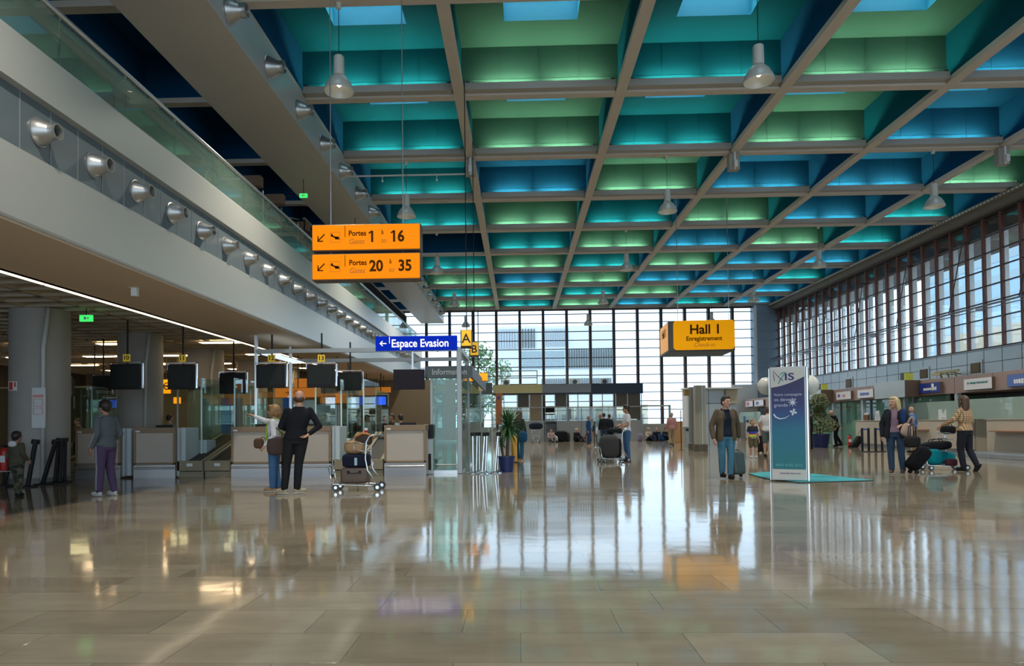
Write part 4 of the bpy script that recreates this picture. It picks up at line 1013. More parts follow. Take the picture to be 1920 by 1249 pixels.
# ================================================================ FAR END
YSH = 47.5
CREAM = mat('cream_band', (0.80, 0.66, 0.30), 0.5); GREYB = mat('grey_band', (0.28, 0.31, 0.31), 0.5); NVB = mat('navy_band', (0.02, 0.035, 0.06), 0.5)
SHW = mat('shop_white', (0.52, 0.52, 0.50), 0.5); SHD = mat('shop_dark_panel', (0.10, 0.085, 0.06), 0.5); SHT = mat('shop_tan_panel', (0.30, 0.22, 0.13), 0.5)
def sx(px): return at(px, 780, Y=YSH).x
def sz(py): return CAM_Z + (796.0-py)/F_PX*YSH
sh = thing('raised_shop', 'raised glazed shop unit before the far window, cream, grey and navy band on top', 'shop', ((sx(925)+sx(1205))/2, YSH, 0))
zt, zb_ = sz(722), sz(738)
for a, b_, m_, n_ in ((925, 1017, CREAM, 'cream_band'), (1017, 1108, GREYB, 'grey_band'), (1108, 1205, NVB, 'navy_band')):
    MB().box(sx(a), YSH-0.3, zb_, sx(b_), YSH+3.2, zt).build('roof_band', m_, sh, world=True)
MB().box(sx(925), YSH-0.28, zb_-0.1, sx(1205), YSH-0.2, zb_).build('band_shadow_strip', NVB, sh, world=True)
zf = sz(790)
MB().box(sx(945), YSH, 0, sx(1020), YSH+3, zf).box(sx(1045), YSH, 0, sx(1205), YSH+3, zf).build('base_wall', mat('shop_base', (0.36,0.37,0.36), 0.6), sh, world=True)
MB().box(sx(1020), YSH+1.3, 0, sx(1045), YSH+3, zf).build('landing', mat('shop_base2', (0.22,0.22,0.2), 0.6), sh, world=True)
for k in range(5):
    MB().box(sx(1020), YSH+0.05+0.25*k, 0, sx(1045), YSH+1.3, zf*(k+1)/6).build('step', GREYB, sh, world=True)
def pan(x0, y0, x1, y1, m_, n_, dy=0.0, th=0.06): MB().box(sx(x0), YSH+dy, sz(y1), sx(x1), YSH+dy+th, sz(y0)).build(n_, m_, sh, world=True)
pan(971, 740, 992, 764, SHD, 'dark_panel'); pan(1041, 740, 1062, 764, SHD, 'dark_panel'); pan(994, 740, 1016, 790, SHT, 'door_leaf')
pan(1155, 740, 1176, 764, SHD, 'dark_panel'); pan(1178, 740, 1201, 788, SHD, 'dark_panel')
for a, b_ in ((945, 992), (1043, 1078), (1078, 1130), (1130, 1155)): pan(a+1, 765, b_-1, 789, glass('shop_glass', (0.8,0.88,0.86), 0.15, diffuse=0.35, dcol=(0.5,0.55,0.55)), 'low_pane')
pan(1064, 768, 1071, 787, GREYB, 'plate', -0.02)
m = MB()
for px in (945, 970, 993, 1017, 1041, 1063, 1084, 1106, 1130, 1155, 1177, 1203): m.box(sx(px)-0.03, YSH-0.02, zf, sx(px)+0.03, YSH+0.08, zb_)
m.box(sx(945), YSH-0.02, sz(765)-0.03, sx(1205), YSH+0.06, sz(765)+0.03); m.box(sx(945), YSH-0.02, zf-0.04, sx(1205), YSH+0.06, zf)
m.build('window_frames', PANEL, sh, world=True)
m = MB()
for px in (930, 975, 1022, 1044, 1090, 1140, 1200): m.cyl((sx(px), YSH-0.25, 0), (sx(px), YSH-0.25, sz(765)), 0.02, n=6)
m.cyl((sx(930), YSH-0.25, sz(765)), (sx(1200), YSH-0.25, sz(765)), 0.025, n=6)
m.build('guard_rail', STEEL, sh, world=True)
for px in (1026, 1037):
    c = thing('office_chair', f'dark office chair in the shop doorway, {"left" if px==1026 else "right"} one', 'chair', (sx(px), YSH+2.0, zf))
    MB().box(-0.24, -0.2, 0.44, 0.24, 0.2, 0.52).build('seat', BLACK, c, bevel=0.02); MB().box(-0.22, 0.18, 0.6, 0.22, 0.24, 1.05).build('backrest', BLACK, c, bevel=0.03)
    MB().cyl((0,0,0.05),(0,0,0.45),0.03).build('stem', STEEL, c); MB().box(-0.25,-0.03,0,0.25,0.03,0.05).box(-0.03,-0.25,0,0.03,0.25,0.05).build('base', BLACK, c)
po = thing('orange_poster', 'tall orange poster with a blue logo at the left corner of the shop', 'poster', (sx(936), YSH-0.6, 1.3))
MB().box(-0.22, 0, -0.1, 0.22, 0.04, 2.0).build('sheet', mat('orange_poster_print', (0.65, 0.22, 0.08), 0.5), po); MB().lathe([(0,0.0),(0.10,0.0),(0.10,0.01),(0,0.01)], (0.0,-0.012,1.7), axis='Y').build('logo', BLL, po); MB().box(-0.03, 0.04, -1.3, 0.03, 0.08, 1.9).box(-0.25,-0.15,-1.3,0.25,0.2,-1.27).build('stand', STEEL, po)
# left continuation: dark band over the glass, with a small plate
lb_ = thing('left_kiosk', 'glazed kiosk with a dark band left of the raised shop', 'kiosk', (sx(905), YSH-2, 0))
MB().box(sx(890), YSH-2.2, 3.2, sx(925), YSH-1.0, 3.95).build('roof_band', mat('kiosk_band', (0.09,0.11,0.10), 0.5), lb_, world=True)
MB().box(sx(901), YSH-2.22, 3.42, sx(911), YSH-2.2, 3.75).build('plate', CREAM, lb_, world=True)
MB().box(sx(890), YSH-2.1, 0.05, sx(925), YSH-2.08, 3.2).build('pane', GREENG, lb_, world=True)
MB().box(sx(889), YSH-2.15, 0, sx(891), YSH-2.05, 3.2).box(sx(924), YSH-2.15, 0, sx(926), YSH-2.05, 3.2).build('frame', PANEL, lb_, world=True)
# on the shop roof
for px0, px1, lab in ((1072, 1090, 'grey air-conditioning box with a round fan on the shop roof, above the grey band'), (1130, 1146, 'grey air-conditioning box on the shop roof above the navy band'), (942, 956, 'grey-green box on the shop roof above the cream band')):
    t = thing('roof_unit', lab, 'air conditioner', (sx((px0+px1)/2), YSH+1.0, zt)); hw = (sx(px1)-sx(px0))/2
    MB().box(-hw, 0, 0.0, hw, 0.6, 0.45).build('case', GREYB, t, bevel=0.02); MB().lathe([(0.0,0),(0.16,0),(0.16,0.01),(0,0.01)], (0,-0.012,0.23), axis='Y').build('fan_grille', NVB, t)
t = thing('roof_rack', 'dark metal rack frame standing on the shop roof above the cream band', 'rack', (sx(974), YSH+1.5, zt))
m = MB(); w_ = (sx(1010)-sx(939))/2
for zz in (0.55, 1.05): m.box(-w_, 0, zz, w_, 0.05, zz+0.06)
for xx in (-w_, w_-0.05): m.box(xx, 0, 0, xx+0.06, 0.05, 1.1)
m.build('frame', mat('rack_metal', (0.09,0.10,0.08), 0.5), t); MB().box(-w_*0.5, -0.1, 0, w_, 0.5, 0.16).build('cable_heap', SHD, t, bevel=0.05)
# low bench wall in front (right of the shop) and end posts
lw = MB().box(sx(1205), YF-1.2, 0, sx(1283), YF-1.0, 1.15)
struct('wall_low', lw, LOWALL)
t = thing('dark_gate', 'dark gate frame at the far window right of the shop', 'gate', (sx(1215), YSH+1, 0))
MB().box(sx(1204), YSH+1, 1.0, sx(1209), YSH+1.1, 2.4).box(sx(1260), YSH+1, 1.0, sx(1264), YSH+1.1, 2.4).box(sx(1204), YSH+1, 2.35, sx(1264), YSH+1.1, 2.45).box(sx(1204),YSH+1,0,sx(1264),YSH+1.1,1.0).build('frame', LOWALL, t, world=True)

# booth of pale panels and two floor columns in front of it
YBO = 37.0
def bx_(px, Y=YBO): return at(px, 780, Y=Y).x
t = thing('panel_booth', 'pale grey panel booth with a flat roof edge, behind the two slim columns', 'booth', (bx_(1334), YBO, 0))
MB().box(bx_(1290), YBO+0.3, 0.0, bx_(1385), YBO+0.4, 2.95).build('back_panel', PANEL, t, world=True)
MB().box(bx_(1283), YBO-0.5, 0.0, bx_(1290), YBO+0.4, 2.95).build('side_panel', WHITEP, t, world=True)
MB().box(bx_(1280), YBO-0.6, 2.95, bx_(1386), YBO+0.4, 3.03).build('roof_edge', WHITEP, t, world=True)
MB().box(bx_(1363), YBO+0.1, 2.2, bx_(1385), YBO+0.3, 2.93).build('cream_panel', mat('booth_cream', (0.50,0.42,0.30), 0.5), t, world=True)
m = MB()
for px in (1315, 1332, 1362): m.box(bx_(px)-0.01, YBO+0.285, 0, bx_(px)+0.01, YBO+0.3, 2.95)
m.box(bx_(1290), YBO+0.285, 2.2, bx_(1385), YBO+0.3, 2.22); m.build('seams', SEAM, t, world=True)
t2 = thing('dark_curtain', 'tall dark strip on the booth panel right of the slim columns', 'strip', (bx_(1318), YBO+0.2, 0.9))
MB().box(-0.06, 0.0, -0.9, 0.06, 0.08, 1.9).build('strip', mat('dark_green_strip', (0.03,0.07,0.07), 0.5), t2, bevel=0.01)
CO2 = mat('slim_column', (0.33, 0.32, 0.25), 0.45, noise=0.04); CO3 = mat('slim_column_grey', (0.22, 0.23, 0.23), 0.45)
for px, Y, r, mm, zt2 in ((1299, 30.5, 0.17, CO3, 2.75), (1313, 29.2, 0.25, CO2, 2.75)):
    x = at(px, 820, Y=Y).x
    o = struct('column', MB().lathe([(r, 0), (r, zt2)], (x, Y, 0), n=24).cyl((x, Y, zt2-0.02), (x, Y, zt2), r, n=24), mm, smooth='auto')
    MB().lathe([(r*1.2, 0), (r*1.2, 0.28), (r, 0.30)], (x, Y, 0), n=24).build('base_collar', SHD, o, smooth='auto')
    MB().cyl((x+0.02, Y-r-0.02, 0.3), (x+0.02, Y-r-0.02, zt2), 0.022).build('conduit', PALEP, o)
a = at(1291, 740, Y=30.2); t = thing('column_box', 'small amber box at the top of the left slim column', 'sign', (a.x-0.06, 30.2, 2.5)); MB().box(-0.12, 0, -0.1, 0.10, 0.12, 0.12).build('box', mat('amber_box', (0.42,0.24,0.04),0.5), t); MB().box(-0.13, 0.12, -0.12, 0.11, 0.14, 0.14).build('back', INSIDE, t)
t = thing('wooden_stand', 'orange-brown wooden stand left of the slim columns', 'stand', (at(1275, 810, Y=42).x, 42, 0)); MB().box(-0.3, 0, 0, 0.3, 0.4, 1.25).build('body', mat('orange_wood', (0.40,0.22,0.09), 0.5), t, bevel=0.01); MB().box(-0.31, -0.01, 1.25, 0.31, 0.41, 1.28).build('top', SHD, t)
t = thing('grey_bin', 'grey bin behind the left slim column', 'bin', (at(1288, 810, Y=34).x, 34, 0)); MB().lathe([(0,0),(0.19,0),(0.21,0.95),(0.23,0.96),(0.23,1.0),(0.1,1.02),(0,1.02)], n=20).build('body', GREYB, t, smooth='auto'); MB().box(-0.1,-0.23,0.8,0.1,-0.18,0.9).build('slot', INSIDE, t)
t = thing('thin_post', 'thin dark post left of the slim columns', 'post', (at(1277.5, 840, Y=30.5).x, 30.5, 0)); MB().cyl((0,0,0),(0,0,1.75),0.018).build('rod', INSIDE, t); MB().lathe([(0,0),(0.14,0),(0.03,0.03),(0,0.03)]).build('base', INSIDE, t)

# ================================================================ OUTSIDE THE GLASS
BW = mat('white_facade', (0.78, 0.80, 0.82), 0.6); BSL = mat('dark_fin', (0.10, 0.13, 0.13), 0.6); BGL = mat('facade_glass_grey', (0.33, 0.42, 0.44), 0.4)
YO = 92.0
def ox(px): return at(px, 660, Y=YO).x
def oz(py): return CAM_Z + (796.0-py)/F_PX*YO
wb = thing('white_building', 'white building with dark upright fins outside the far window', 'building', (ox(1040), YO, -0.3))
MB().box(ox(930), YO, -0.3, ox(1150), YO+12, oz(612)).build('wall', BW, wb, world=True)
m = MB()
for q in range(6): m.box(ox(974+q*5.4), YO-0.3, oz(653), ox(976+q*5.4), YO-0.05, oz(617))
for q in range(20): m.box(ox(1062+q*4.6), YO-0.3, oz(692), ox(1063.8+q*4.6), YO-0.05, oz(656))
m.build('dark_fins', BSL, wb, world=True)
m = MB()
for q in range(8): m.box(ox(932+q*5), YO-0.3, oz(653), ox(934.4+q*5), YO-0.05, oz(617))
for q in range(12): m.box(ox(1017+q*4.3), YO-0.3, oz(651), ox(1018+q*4.3), YO-0.05, oz(617))
m.build('pale_fins', mat('pale_fin', (0.50,0.55,0.58), 0.6), wb, world=True)
m = MB()
for r_ in range(3):
    for q in range(15): m.box(ox(975+q*5.6), YO-0.12, oz(669+r_*11.5), ox(979+q*5.6), YO-0.02, oz(659+r_*11.5))
m.build('window_band', BGL, wb, world=True)
m = MB()
for q in range(30): m.box(ox(1015+q*4.4), YO-0.3, oz(722), ox(1017.4+q*4.4), YO-0.05, oz(711))
m.build('lower_fins', BSL, wb, world=True)
# low tan building seen through the shop windows
t = thing('low_building', 'low cream building with upright slots outside, seen through the shop windows', 'building', (5, 75, -0.3))
MB().box(-3, 75, -0.3, 14, 80, 3.2).build('wall', mat('cream_facade', (0.80,0.70,0.50), 0.7), t, world=True)
m = MB()
for q in range(46): m.box(-2.8+q*0.36, 74.9, 0.4, -2.66+q*0.36, 75, 2.2)
m.build('slots', BGL, t, world=True)
# tree left
BARK = mat('bark', (0.10, 0.075, 0.05), 0.9); LEAFP = mat('pale_leaf', (0.20, 0.30, 0.13), 0.7, noise=0.3, nscale=3)
def tree(x, Y, h, r, lab, n=900):
    t = thing('tree', lab, 'tree', (x, Y, -0.3)); rnd = random.Random(int(x*10)+5)
    MB().cyl((0,0,0),(0.2,0,h*0.5),0.22,0.12).cyl((0.2,0,h*0.5),(1.0,0.3,h*0.75),0.10,0.05).cyl((0.2,0,h*0.5),(-0.9,0,h*0.8),0.09,0.04).build('trunk', BARK, t)
    m = MB()
    cs = [(rnd.uniform(-r,r)*0.7, rnd.uniform(-r,r)*0.7, h*0.62+rnd.uniform(-.35,.38)*h) for _ in range(12)]
    for _ in range(n):
        c = rnd.choice(cs); d = Vector((rnd.gauss(0,1), rnd.gauss(0,1), rnd.gauss(0,1))).normalized()*r*0.45*rnd.random()**0.4
        p = Vector(c)+d; u = Vector((rnd.gauss(0,1), rnd.gauss(0,1), rnd.gauss(0,1))).normalized(); v_ = u.orthogonal().normalized(); s = 0.22
        m.add([p-u*s, p+v_*s*0.45, p+u*s, p-v_*s*0.45], [(0,1,2,3)])
    m.build('crown', LEAFP, t)
tree(at(902, 720, Y=64).x, 64, 9.0, 2.6, 'pale green tree outside the far window, left of the shop', 1800)
tree(at(880, 760, Y=57).x - 1.5, 57, 5.0, 2.4, 'lower bushy tree outside the far window beside the glass kiosk', 1400)

# outside the long right window: fins, eave, buildings
FINB = mat('cream_fin', (0.75, 0.72, 0.66), 0.6); EAVE = mat('brown_eave', (0.16, 0.11, 0.085), 0.7)
ev = thing('eave', 'brown overhanging eave outside the long right window', 'eave', (21, 30, 8.6))
MB().box(XR+0.35, 8, 8.75, XR+2.9, 53, 9.95).build('fascia', EAVE, ev, world=True)
fn = None
for k, y in enumerate(ys[4:]):
    if fn is None:
        fn = tag(MB().box(0, -0.04, ZW-0.4, 0.22, 0.04, 8.75).build('sun_fin', FINB), 'x', 'sun fin', 'cream fins outside the long right window')
        q = fn
    else: q = fn.copy(); COL.objects.link(q)
    q.location = (XR+0.45, y+SP*0.45, 0)
    q['label'] = f'upright cream fin outside the right window, number {k+1} in the row from the near end'
GLB = mat('blue_grey_facade', (0.34, 0.48, 0.62), 0.4); TANB = mat('tan_facade', (0.62, 0.50, 0.34), 0.7)
for (x0, y0, x1, y1, z1, m_, lab) in ((44, 34, 60, 62, 13.0, GLB, 'blue-grey building beyond the right window, nearer one'), (58, 66, 80, 100, 24.0, GLB, 'blue-grey building far beyond the right window'), (33, 40, 43, 54, 7.6, TANB, 'low tan building beyond the right window')):
    t = thing('outside_building', lab, 'building', ((x0+x1)/2, (y0+y1)/2, -0.3))
    MB().box(x0, y0, -0.3, x1, y1, z1).build('wall', m_, t, world=True)
    m = MB(); z = 2.0
    while z < z1-1: m.box(x0-0.06, y0+0.5, z, x0, y1-0.5, z+1.1).box(x0+0.5, y0-0.06, z, x1-0.5, y0, z+1.1); z += 2.6
    m.build('window_bands', BGL, t, world=True)

# ================================================================ PLANTS, TOTEM, BARRIERS
LEAF = mat('leaf_green', (0.035, 0.11, 0.03), 0.5, noise=0.35, nscale=9); LEAF2 = mat('olive_leaf', (0.11, 0.13, 0.035), 0.6, noise=0.35, nscale=9)
POTN = mat('navy_pot', (0.008, 0.02, 0.10), 0.35); SOIL = mat('soil', (0.04, 0.03, 0.02), 0.9)
def pot(t, r, h):
    MB().lathe([(0,0),(r*0.78,0),(r,h*0.92),(r*1.06,h*0.93),(r*1.06,h),(r*0.95,h),(r*0.93,h*0.9)], n=28).build('pot', POTN, t, smooth='auto')
    MB().cyl((0,0,h*0.86),(0,0,h*0.9),r*0.94,n=24).build('soil', SOIL, t)
p = at(950, 885, Z=0)
yu = thing('potted_yucca', 'spiky potted yucca in a dark blue pot beside the chrome barrier posts', 'potted plant', p)
pot(yu, 0.21, 0.40)
MB().cyl((0.02,0,0.34),(0.05,0,1.15),0.045,0.035).cyl((-0.08,0.03,0.34),(-0.13,0.03,0.68),0.035,0.03).build('stem', BARK, yu)
rnd = random.Random(3); m = MB()
def blades(m, c, n, L, w_, rnd, lo=-0.9):
    for q in range(n):
        a = rnd.uniform(0, 2*PI); e = rnd.uniform(lo, 1.35); l = L*rnd.uniform(0.7, 1.1)
        d = Vector((math.cos(a)*math.cos(e), math.sin(a)*math.cos(e), math.sin(e))); s = d.cross(Vector((0,0,1))).normalized()*w_
        pts = []
        for k in range(6):
            f = k/5; p_ = Vector(c)+d*l*f+Vector((0,0,-0.16*l*f*f)); ww = (1-f)**0.7*(0.4+0.6*min(1,f*4)); pts.append((p_-s*ww, p_+Vector((0,0,-0.004)), p_+s*ww))
        vs = [v for t3 in pts for v in t3]; m.add(vs, [(3*k, 3*k+1, 3*k+4, 3*k+3) for k in range(5)]+[(3*k+1, 3*k+2, 3*k+5, 3*k+4) for k in range(5)])
blades(m, (0.05, 0, 1.20), 130, 0.60, 0.028, rnd); blades(m, (0.05, 0, 1.05), 40, 0.50, 0.026, rnd, -1.2); m.build('leaves', LEAF, yu)
m = MB(); blades(m, (-0.13, 0.03, 0.70), 50, 0.32, 0.02, rnd, -0.5); m.build('leaves', LEAF, yu)
p = at(1538, 839, Z=0)
fi = thing('potted_tree', 'bushy potted tree in a navy pot right of the blue and white totem', 'potted plant', p)
pot(fi, 0.42, 0.62)
MB().cyl((0,0,0.5),(0.05,0,1.4),0.05,0.03).cyl((-0.1,0,0.5),(-0.2,0,1.3),0.03,0.02).cyl((0.1,0,0.5),(0.28,0.1,1.3),0.03,0.02).build('stem', BARK, fi)
m = MB()
for q in range(2200):
    f = rnd.random(); a = rnd.uniform(0, 2*PI); rr_ = (0.78-0.50*max(0, f-0.45)/0.55)*rnd.random()**0.5*(0.7+0.3*math.sin(f*9))
    c = Vector((math.cos(a)*rr_, math.sin(a)*rr_, 0.7+1.75*f)); u = Vector((rnd.gauss(0,1), rnd.gauss(0,1), rnd.gauss(-0.5,1))).normalized(); v_ = u.orthogonal().normalized()
    m.add([c-u*0.07, c+v_*0.026, c+u*0.07, c-v_*0.026], [(0,1,2,3)])
m.build('foliage', LEAF2, fi)

# blue and white totem
p = at(1473, 902, Z=0); TX, TY = p.x, 13.95
tt = thing('advertising_totem', 'tall totem printed white, blue and teal, standing on a teal mat', 'totem', (TX, TY, 0.02), -0.50)
W, H = 0.68, 2.28
def print_mat():
    m = bpy.data.materials.new('totem_print'); m.use_nodes = True; nt = m.node_tree; b = nt.nodes['Principled BSDF']; b.inputs['Roughness'].default_value = 0.35
    tc = nt.nodes.new('ShaderNodeTexCoord'); sp_ = nt.nodes.new('ShaderNodeSeparateXYZ'); nt.links.new(tc.outputs['Object'], sp_.inputs[0])
    mr = nt.nodes.new('ShaderNodeMapRange'); mr.inputs[1].default_value = 0.0; mr.inputs[2].default_value = H; nt.links.new(sp_.outputs[2], mr.inputs[0])
    cr = nt.nodes.new('ShaderNodeValToRGB'); e = cr.color_ramp.elements
    e[0].position = 0.12; e[0].color = (0.0, 0.15, 0.165, 1); e[1].position = 0.84; e[1].color = (0.014, 0.009, 0.075, 1)
    for ps, c in ((0.45, (0.0, 0.13, 0.21, 1)), (0.58, (0.005, 0.05, 0.18, 1)), (0.68, (0.012, 0.014, 0.11, 1))):
        x = e.new(ps); x.color = c
    nt.links.new(mr.outputs[0], cr.inputs[0]); nt.links.new(cr.outputs[0], b.inputs['Base Color']); return m
MB().box(-W/2, 0.0, 0.0, W/2, 0.24, H).build('casing', mat('totem_case', (0.45,0.47,0.46), 0.35, metal=0.4), tt, bevel=0.02)
n = 12; top = [(W/2-0.03, H-0.04), (-W/2+0.03, H-0.04)]
wave = [(-W/2+0.03+(W-0.06)*k/n, 1.87+0.20*(k/n)**1.6) for k in range(n+1)]
MB().prism([(-W/2+0.03, 0.23), (W/2-0.03, 0.23)] + wave[::-1], -0.006, 0.0, plane='XZ').build('print', print_mat(), tt)
MB().prism(wave + top, -0.006, 0.0, plane='XZ').build('white_print', mat('totem_white', (0.55,0.54,0.49), 0.4), tt)
MB().box(-W/2+0.03, -0.006, 0.04, W/2-0.03, 0.0, 0.225).build('white_foot_print', mat('totem_white', (0.55,0.54,0.49), 0.4), tt)
m = MB().box(W/2, 0.0, 0, W/2+0.035, 0.24, H-0.02).box(-W/2-0.02, 0.0, 0, -W/2, 0.24, H-0.02); m.build('chrome_edge', CHROME, tt, bevel=0.008)
NVT = mat('totem_navy_letter', (0.02,0.02,0.12), 0.5); TLT = mat('totem_teal', (0.0, 0.28, 0.25), 0.5); PLT = mat('totem_pale_letter', (0.45, 0.50, 0.62), 0.5)
text('IS', 0.20, (-0.06, -0.008, 2.07), FRONT, NVT, tt, bold=0.003, xs=1.35, world=False)
m = MB().tube([(-0.24,-0.008,2.0),(-0.255,-0.008,2.09),(-0.26,-0.008,2.20),(-0.17,-0.008,2.09),(-0.08,-0.008,2.0)], 0.006); m.build('logo_stroke', NVT, tt)
m = MB().tube([(-0.17,-0.009,1.94),(-0.12,-0.009,2.04),(-0.05,-0.009,2.14),(-0.03,-0.009,2.17),(-0.10,-0.009,2.16),(-0.14,-0.009,2.12)], 0.008); m.build('logo_stroke', TLT, tt)
text('Votre compagnie', 0.075, (-0.26, -0.008, 1.72), FRONT, PLT, tt, world=False)
text('va devenir', 0.10, (-0.26, -0.008, 1.62), FRONT, PLT, tt, world=False); text('grande', 0.095, (-0.26, -0.008, 1.51), FRONT, PLT, tt, world=False)
text('0820 AXIS 2015', 0.075, (0.0, -0.008, 0.31), FRONT, TLT if False else mat('totem_light_teal', (0.12,0.42,0.42), 0.5), tt, align='CENTER', world=False)
text('www.fly-axis.com', 0.055, (0.02, -0.008, 0.15), FRONT, NVT, tt, align='CENTER', world=False)
SWH = mat('totem_swoosh', (0.62, 0.70, 0.78), 0.4)
pts = [(-0.27, 1.33), (-0.23, 1.27), (-0.15, 1.235), (-0.05, 1.25), (0.03, 1.31)]
m = MB(); m.tube([(a, -0.008, b) for a, b in pts], 0.01, radii=[0.014, 0.013, 0.011, 0.007, 0.002]); m.build('swoosh', SWH, tt)
m = MB()
for a in (0.3, 1.87): m.obox((0.10, -0.008, 1.37), (0.13, 0.006, 0.035), ry=a)
m.build('flower_mark', SWH, tt)
m = MB()
for k in range(8): m.obox((0.09, -0.008, 1.56), (0.17 if k % 2 == 0 else 0.10, 0.004, 0.008), ry=k*PI/8)
m.ell((0.09, -0.006, 1.56), (0.03, 0.004, 0.03)); m.build('star_mark', SWH, tt)
TMAT = mat('teal_mat', (0.02, 0.34, 0.38), 0.45)
mt = thing('teal_mat', 'bright teal mat on the floor under the totem', 'mat', (TX, TY, 0))
pA = [at(1638, 902, Z=0), at(1500, 887, Z=0), at(1440, 886, Z=0), at(1404, 889, Z=0), at(1420, 894, Z=0), at(1446, 900, Z=0), at(1500, 906, Z=0)]
MB().prism([(q.x, q.y) for q in pA][::-1], 0.004, 0.018).build('carpet', TMAT, mt, world=True)
MB().tube([(q.x, q.y, 0.008) for q in (pA[3], pA[4], pA[5], pA[6], pA[0])], 0.008).build('edge', INSIDE, mt, world=True)
BAL = mat('white_balloon', (0.62, 0.62, 0.56), 0.3)
for px, py, s, lab in ((1436, 724, 0.17, 'round white balloon at the left shoulder of the totem'), (1518, 722, 0.19, 'round white balloon at the right shoulder of the totem')):
    q = at(px, py, Y=14.6); t = thing('balloon', lab, 'balloon', q)
    MB().ell((0,0,0),(s, s, s*1.08), 24, 14).build('skin', BAL, t, smooth=True); MB().tube([(0,0,-s*1.05),((TX-q.x)*.4,-0.15,-s*1.35),(TX-q.x, TY+0.15-q.y, -s*1.2)], 0.003).build('string', WHITEP, t)

# leaning black barrier posts at the left, chrome posts by the booth
def post_(name, x, y, lean, m_, lab, grp, head=True, r=0.032, h=0.98, rz=0.0):
    t = thing(name, lab, 'barrier post', (x, y, 0), rz, grp); lx = math.sin(lean)*h; lz = math.cos(lean)*h
    MB().cyl((0, 0, 0.03), (lx, 0, lz), r, n=14).build('pole', m_, t, smooth='auto')
    MB().lathe([(0,0),(0.18,0),(0.175,0.02),(0.06,0.035),(0.04,0.05),(0,0.05)], n=24).build('base', m_ if m_ is BLACK else CHROME, t, smooth='auto')
    if head: MB().cyl((lx*0.93, 0, lz*0.93), (lx*1.02, 0, lz*1.02), r*1.7, n=14).build('head', BLACK, t, smooth='auto')
for k, (px, py, ln, r) in enumerate(((8, 915, 0.25, .04), (52, 917, 0.17, .045), (80, 912, 0.30, .045), (103, 909, 0.10, .04), (88, 907, 0.22, .045), (112, 910, 0.04, .04), (121, 907, 0.02, .035))):
    q = at(px, py-3, Z=0)
    post_('barrier_post', q.x, q.y, ln, BLACK, 'black barrier post leaning right, ' + ['at the very left edge behind the boy', 'just right of the boy', 'in front of the pale pipe', 'nearly upright under the notice board', 'crossing the column foot', 'upright, second from the right of the black cluster', 'upright, rightmost of the black cluster'][k], 'black barrier posts at the left', r=r)
for k, (px, py, ln) in enumerate(((887, 889, 0.0), (893, 887, 0.03), (899, 886, 0.0), (904, 890, 0.07), (910, 888, 0.05), (928, 888, 0.09), (933, 886, 0.05))):
    q = at(px, py-1, Z=0)
    post_('chrome_barrier_post', q.x, q.y, ln, CHROME, 'chrome barrier post beside the information booth, ' + ['leftmost and upright', 'second from the left', 'third from the left, upright', 'fourth, leaning right', 'fifth, with a blue tape', 'sixth, leaning by the yucca', 'rightmost, next to the blue pot'][k], 'chrome barrier posts by the booth', r=0.03, h=0.99)
q = at(912, 830, Y=17.2); t = thing('barrier_tape', 'dark blue tape hanging from the chrome barrier posts', 'tape', (q.x, 17.15, 0.6)); MB().box(-0.05, -0.01, -0.1, 0.03, 0.03, 0.36).build('tape', mat('dark_blue_tape', (0.01,0.02,0.16), 0.6), t, bevel=0.01); MB().box(-0.09,-0.02,0.34,0.08,0.05,0.40).build('clip_head', BLACK, t)
q = at(963, 870, Z=0); t = thing('yellow_bollard', 'yellow post standing behind the yucca', 'post', (q.x+0.02, q.y+0.8, 0)); MB().lathe([(0,0),(0.09,0),(0.09,0.9),(0.05,0.95),(0,0.95)], n=20).build('post', mat('yellow_enamel', (0.60,0.30,0.03), 0.4), t, smooth='auto'); MB().lathe([(0.13,0),(0.13,0.02),(0.09,0.03)], n=20).build('base', INSIDE, t)
# ================================================================ PEOPLE
def V(*a): return Vector(a)
NEU = dict(pel=(0,0,.53), chest=(0,0,.72), neck=(0,.008,.825), head=(0,-.008,.925),
           shL=(.099,0,.793), elL=(.134,.012,.630), wrL=(.142,-.03,.495), hipL=(.055,0,.515), knL=(.058,-.006,.285), anL=(.060,.015,.05),
           shR=(-.099,0,.793), elR=(-.134,.012,.630), wrR=(-.142,-.03,.495), hipR=(-.055,0,.515), knR=(-.058,-.006,.285), anR=(-.060,.015,.05))
SKIN = mat('skin', (0.50, 0.27, 0.18), 0.5); SKIN2 = mat('tanned_skin', (0.36, 0.19, 0.12), 0.5)
HB = mat('hair_dark', (0.018, 0.013, 0.010), 0.5); HBR = mat('hair_brown', (0.07, 0.032, 0.016), 0.5); HBL = mat('hair_blond', (0.52, 0.40, 0.20), 0.5); HGB = mat('hair_golden', (0.27, 0.14, 0.05), 0.5); HGR = mat('hair_grey', (0.30,0.28,0.26), 0.6)
EYE = mat('eye_dark', (0.01,0.01,0.01), 0.2); LIP = mat('lips', (0.36,0.12,0.10), 0.5)
def cloth(n, c, noise=0.12): return mat(n, c, 0.85, noise=noise, nscale=7, bump=0.35, bscale=14, spec=0.2)
def remesh(o, vox, it=4, fac=0.5):
    r = o.modifiers.new('remesh', 'REMESH'); r.mode = 'VOXEL'; r.voxel_size = vox; r.use_smooth_shade = True
    s = o.modifiers.new('smooth', 'SMOOTH'); s.iterations = it; s.factor = fac
    return o
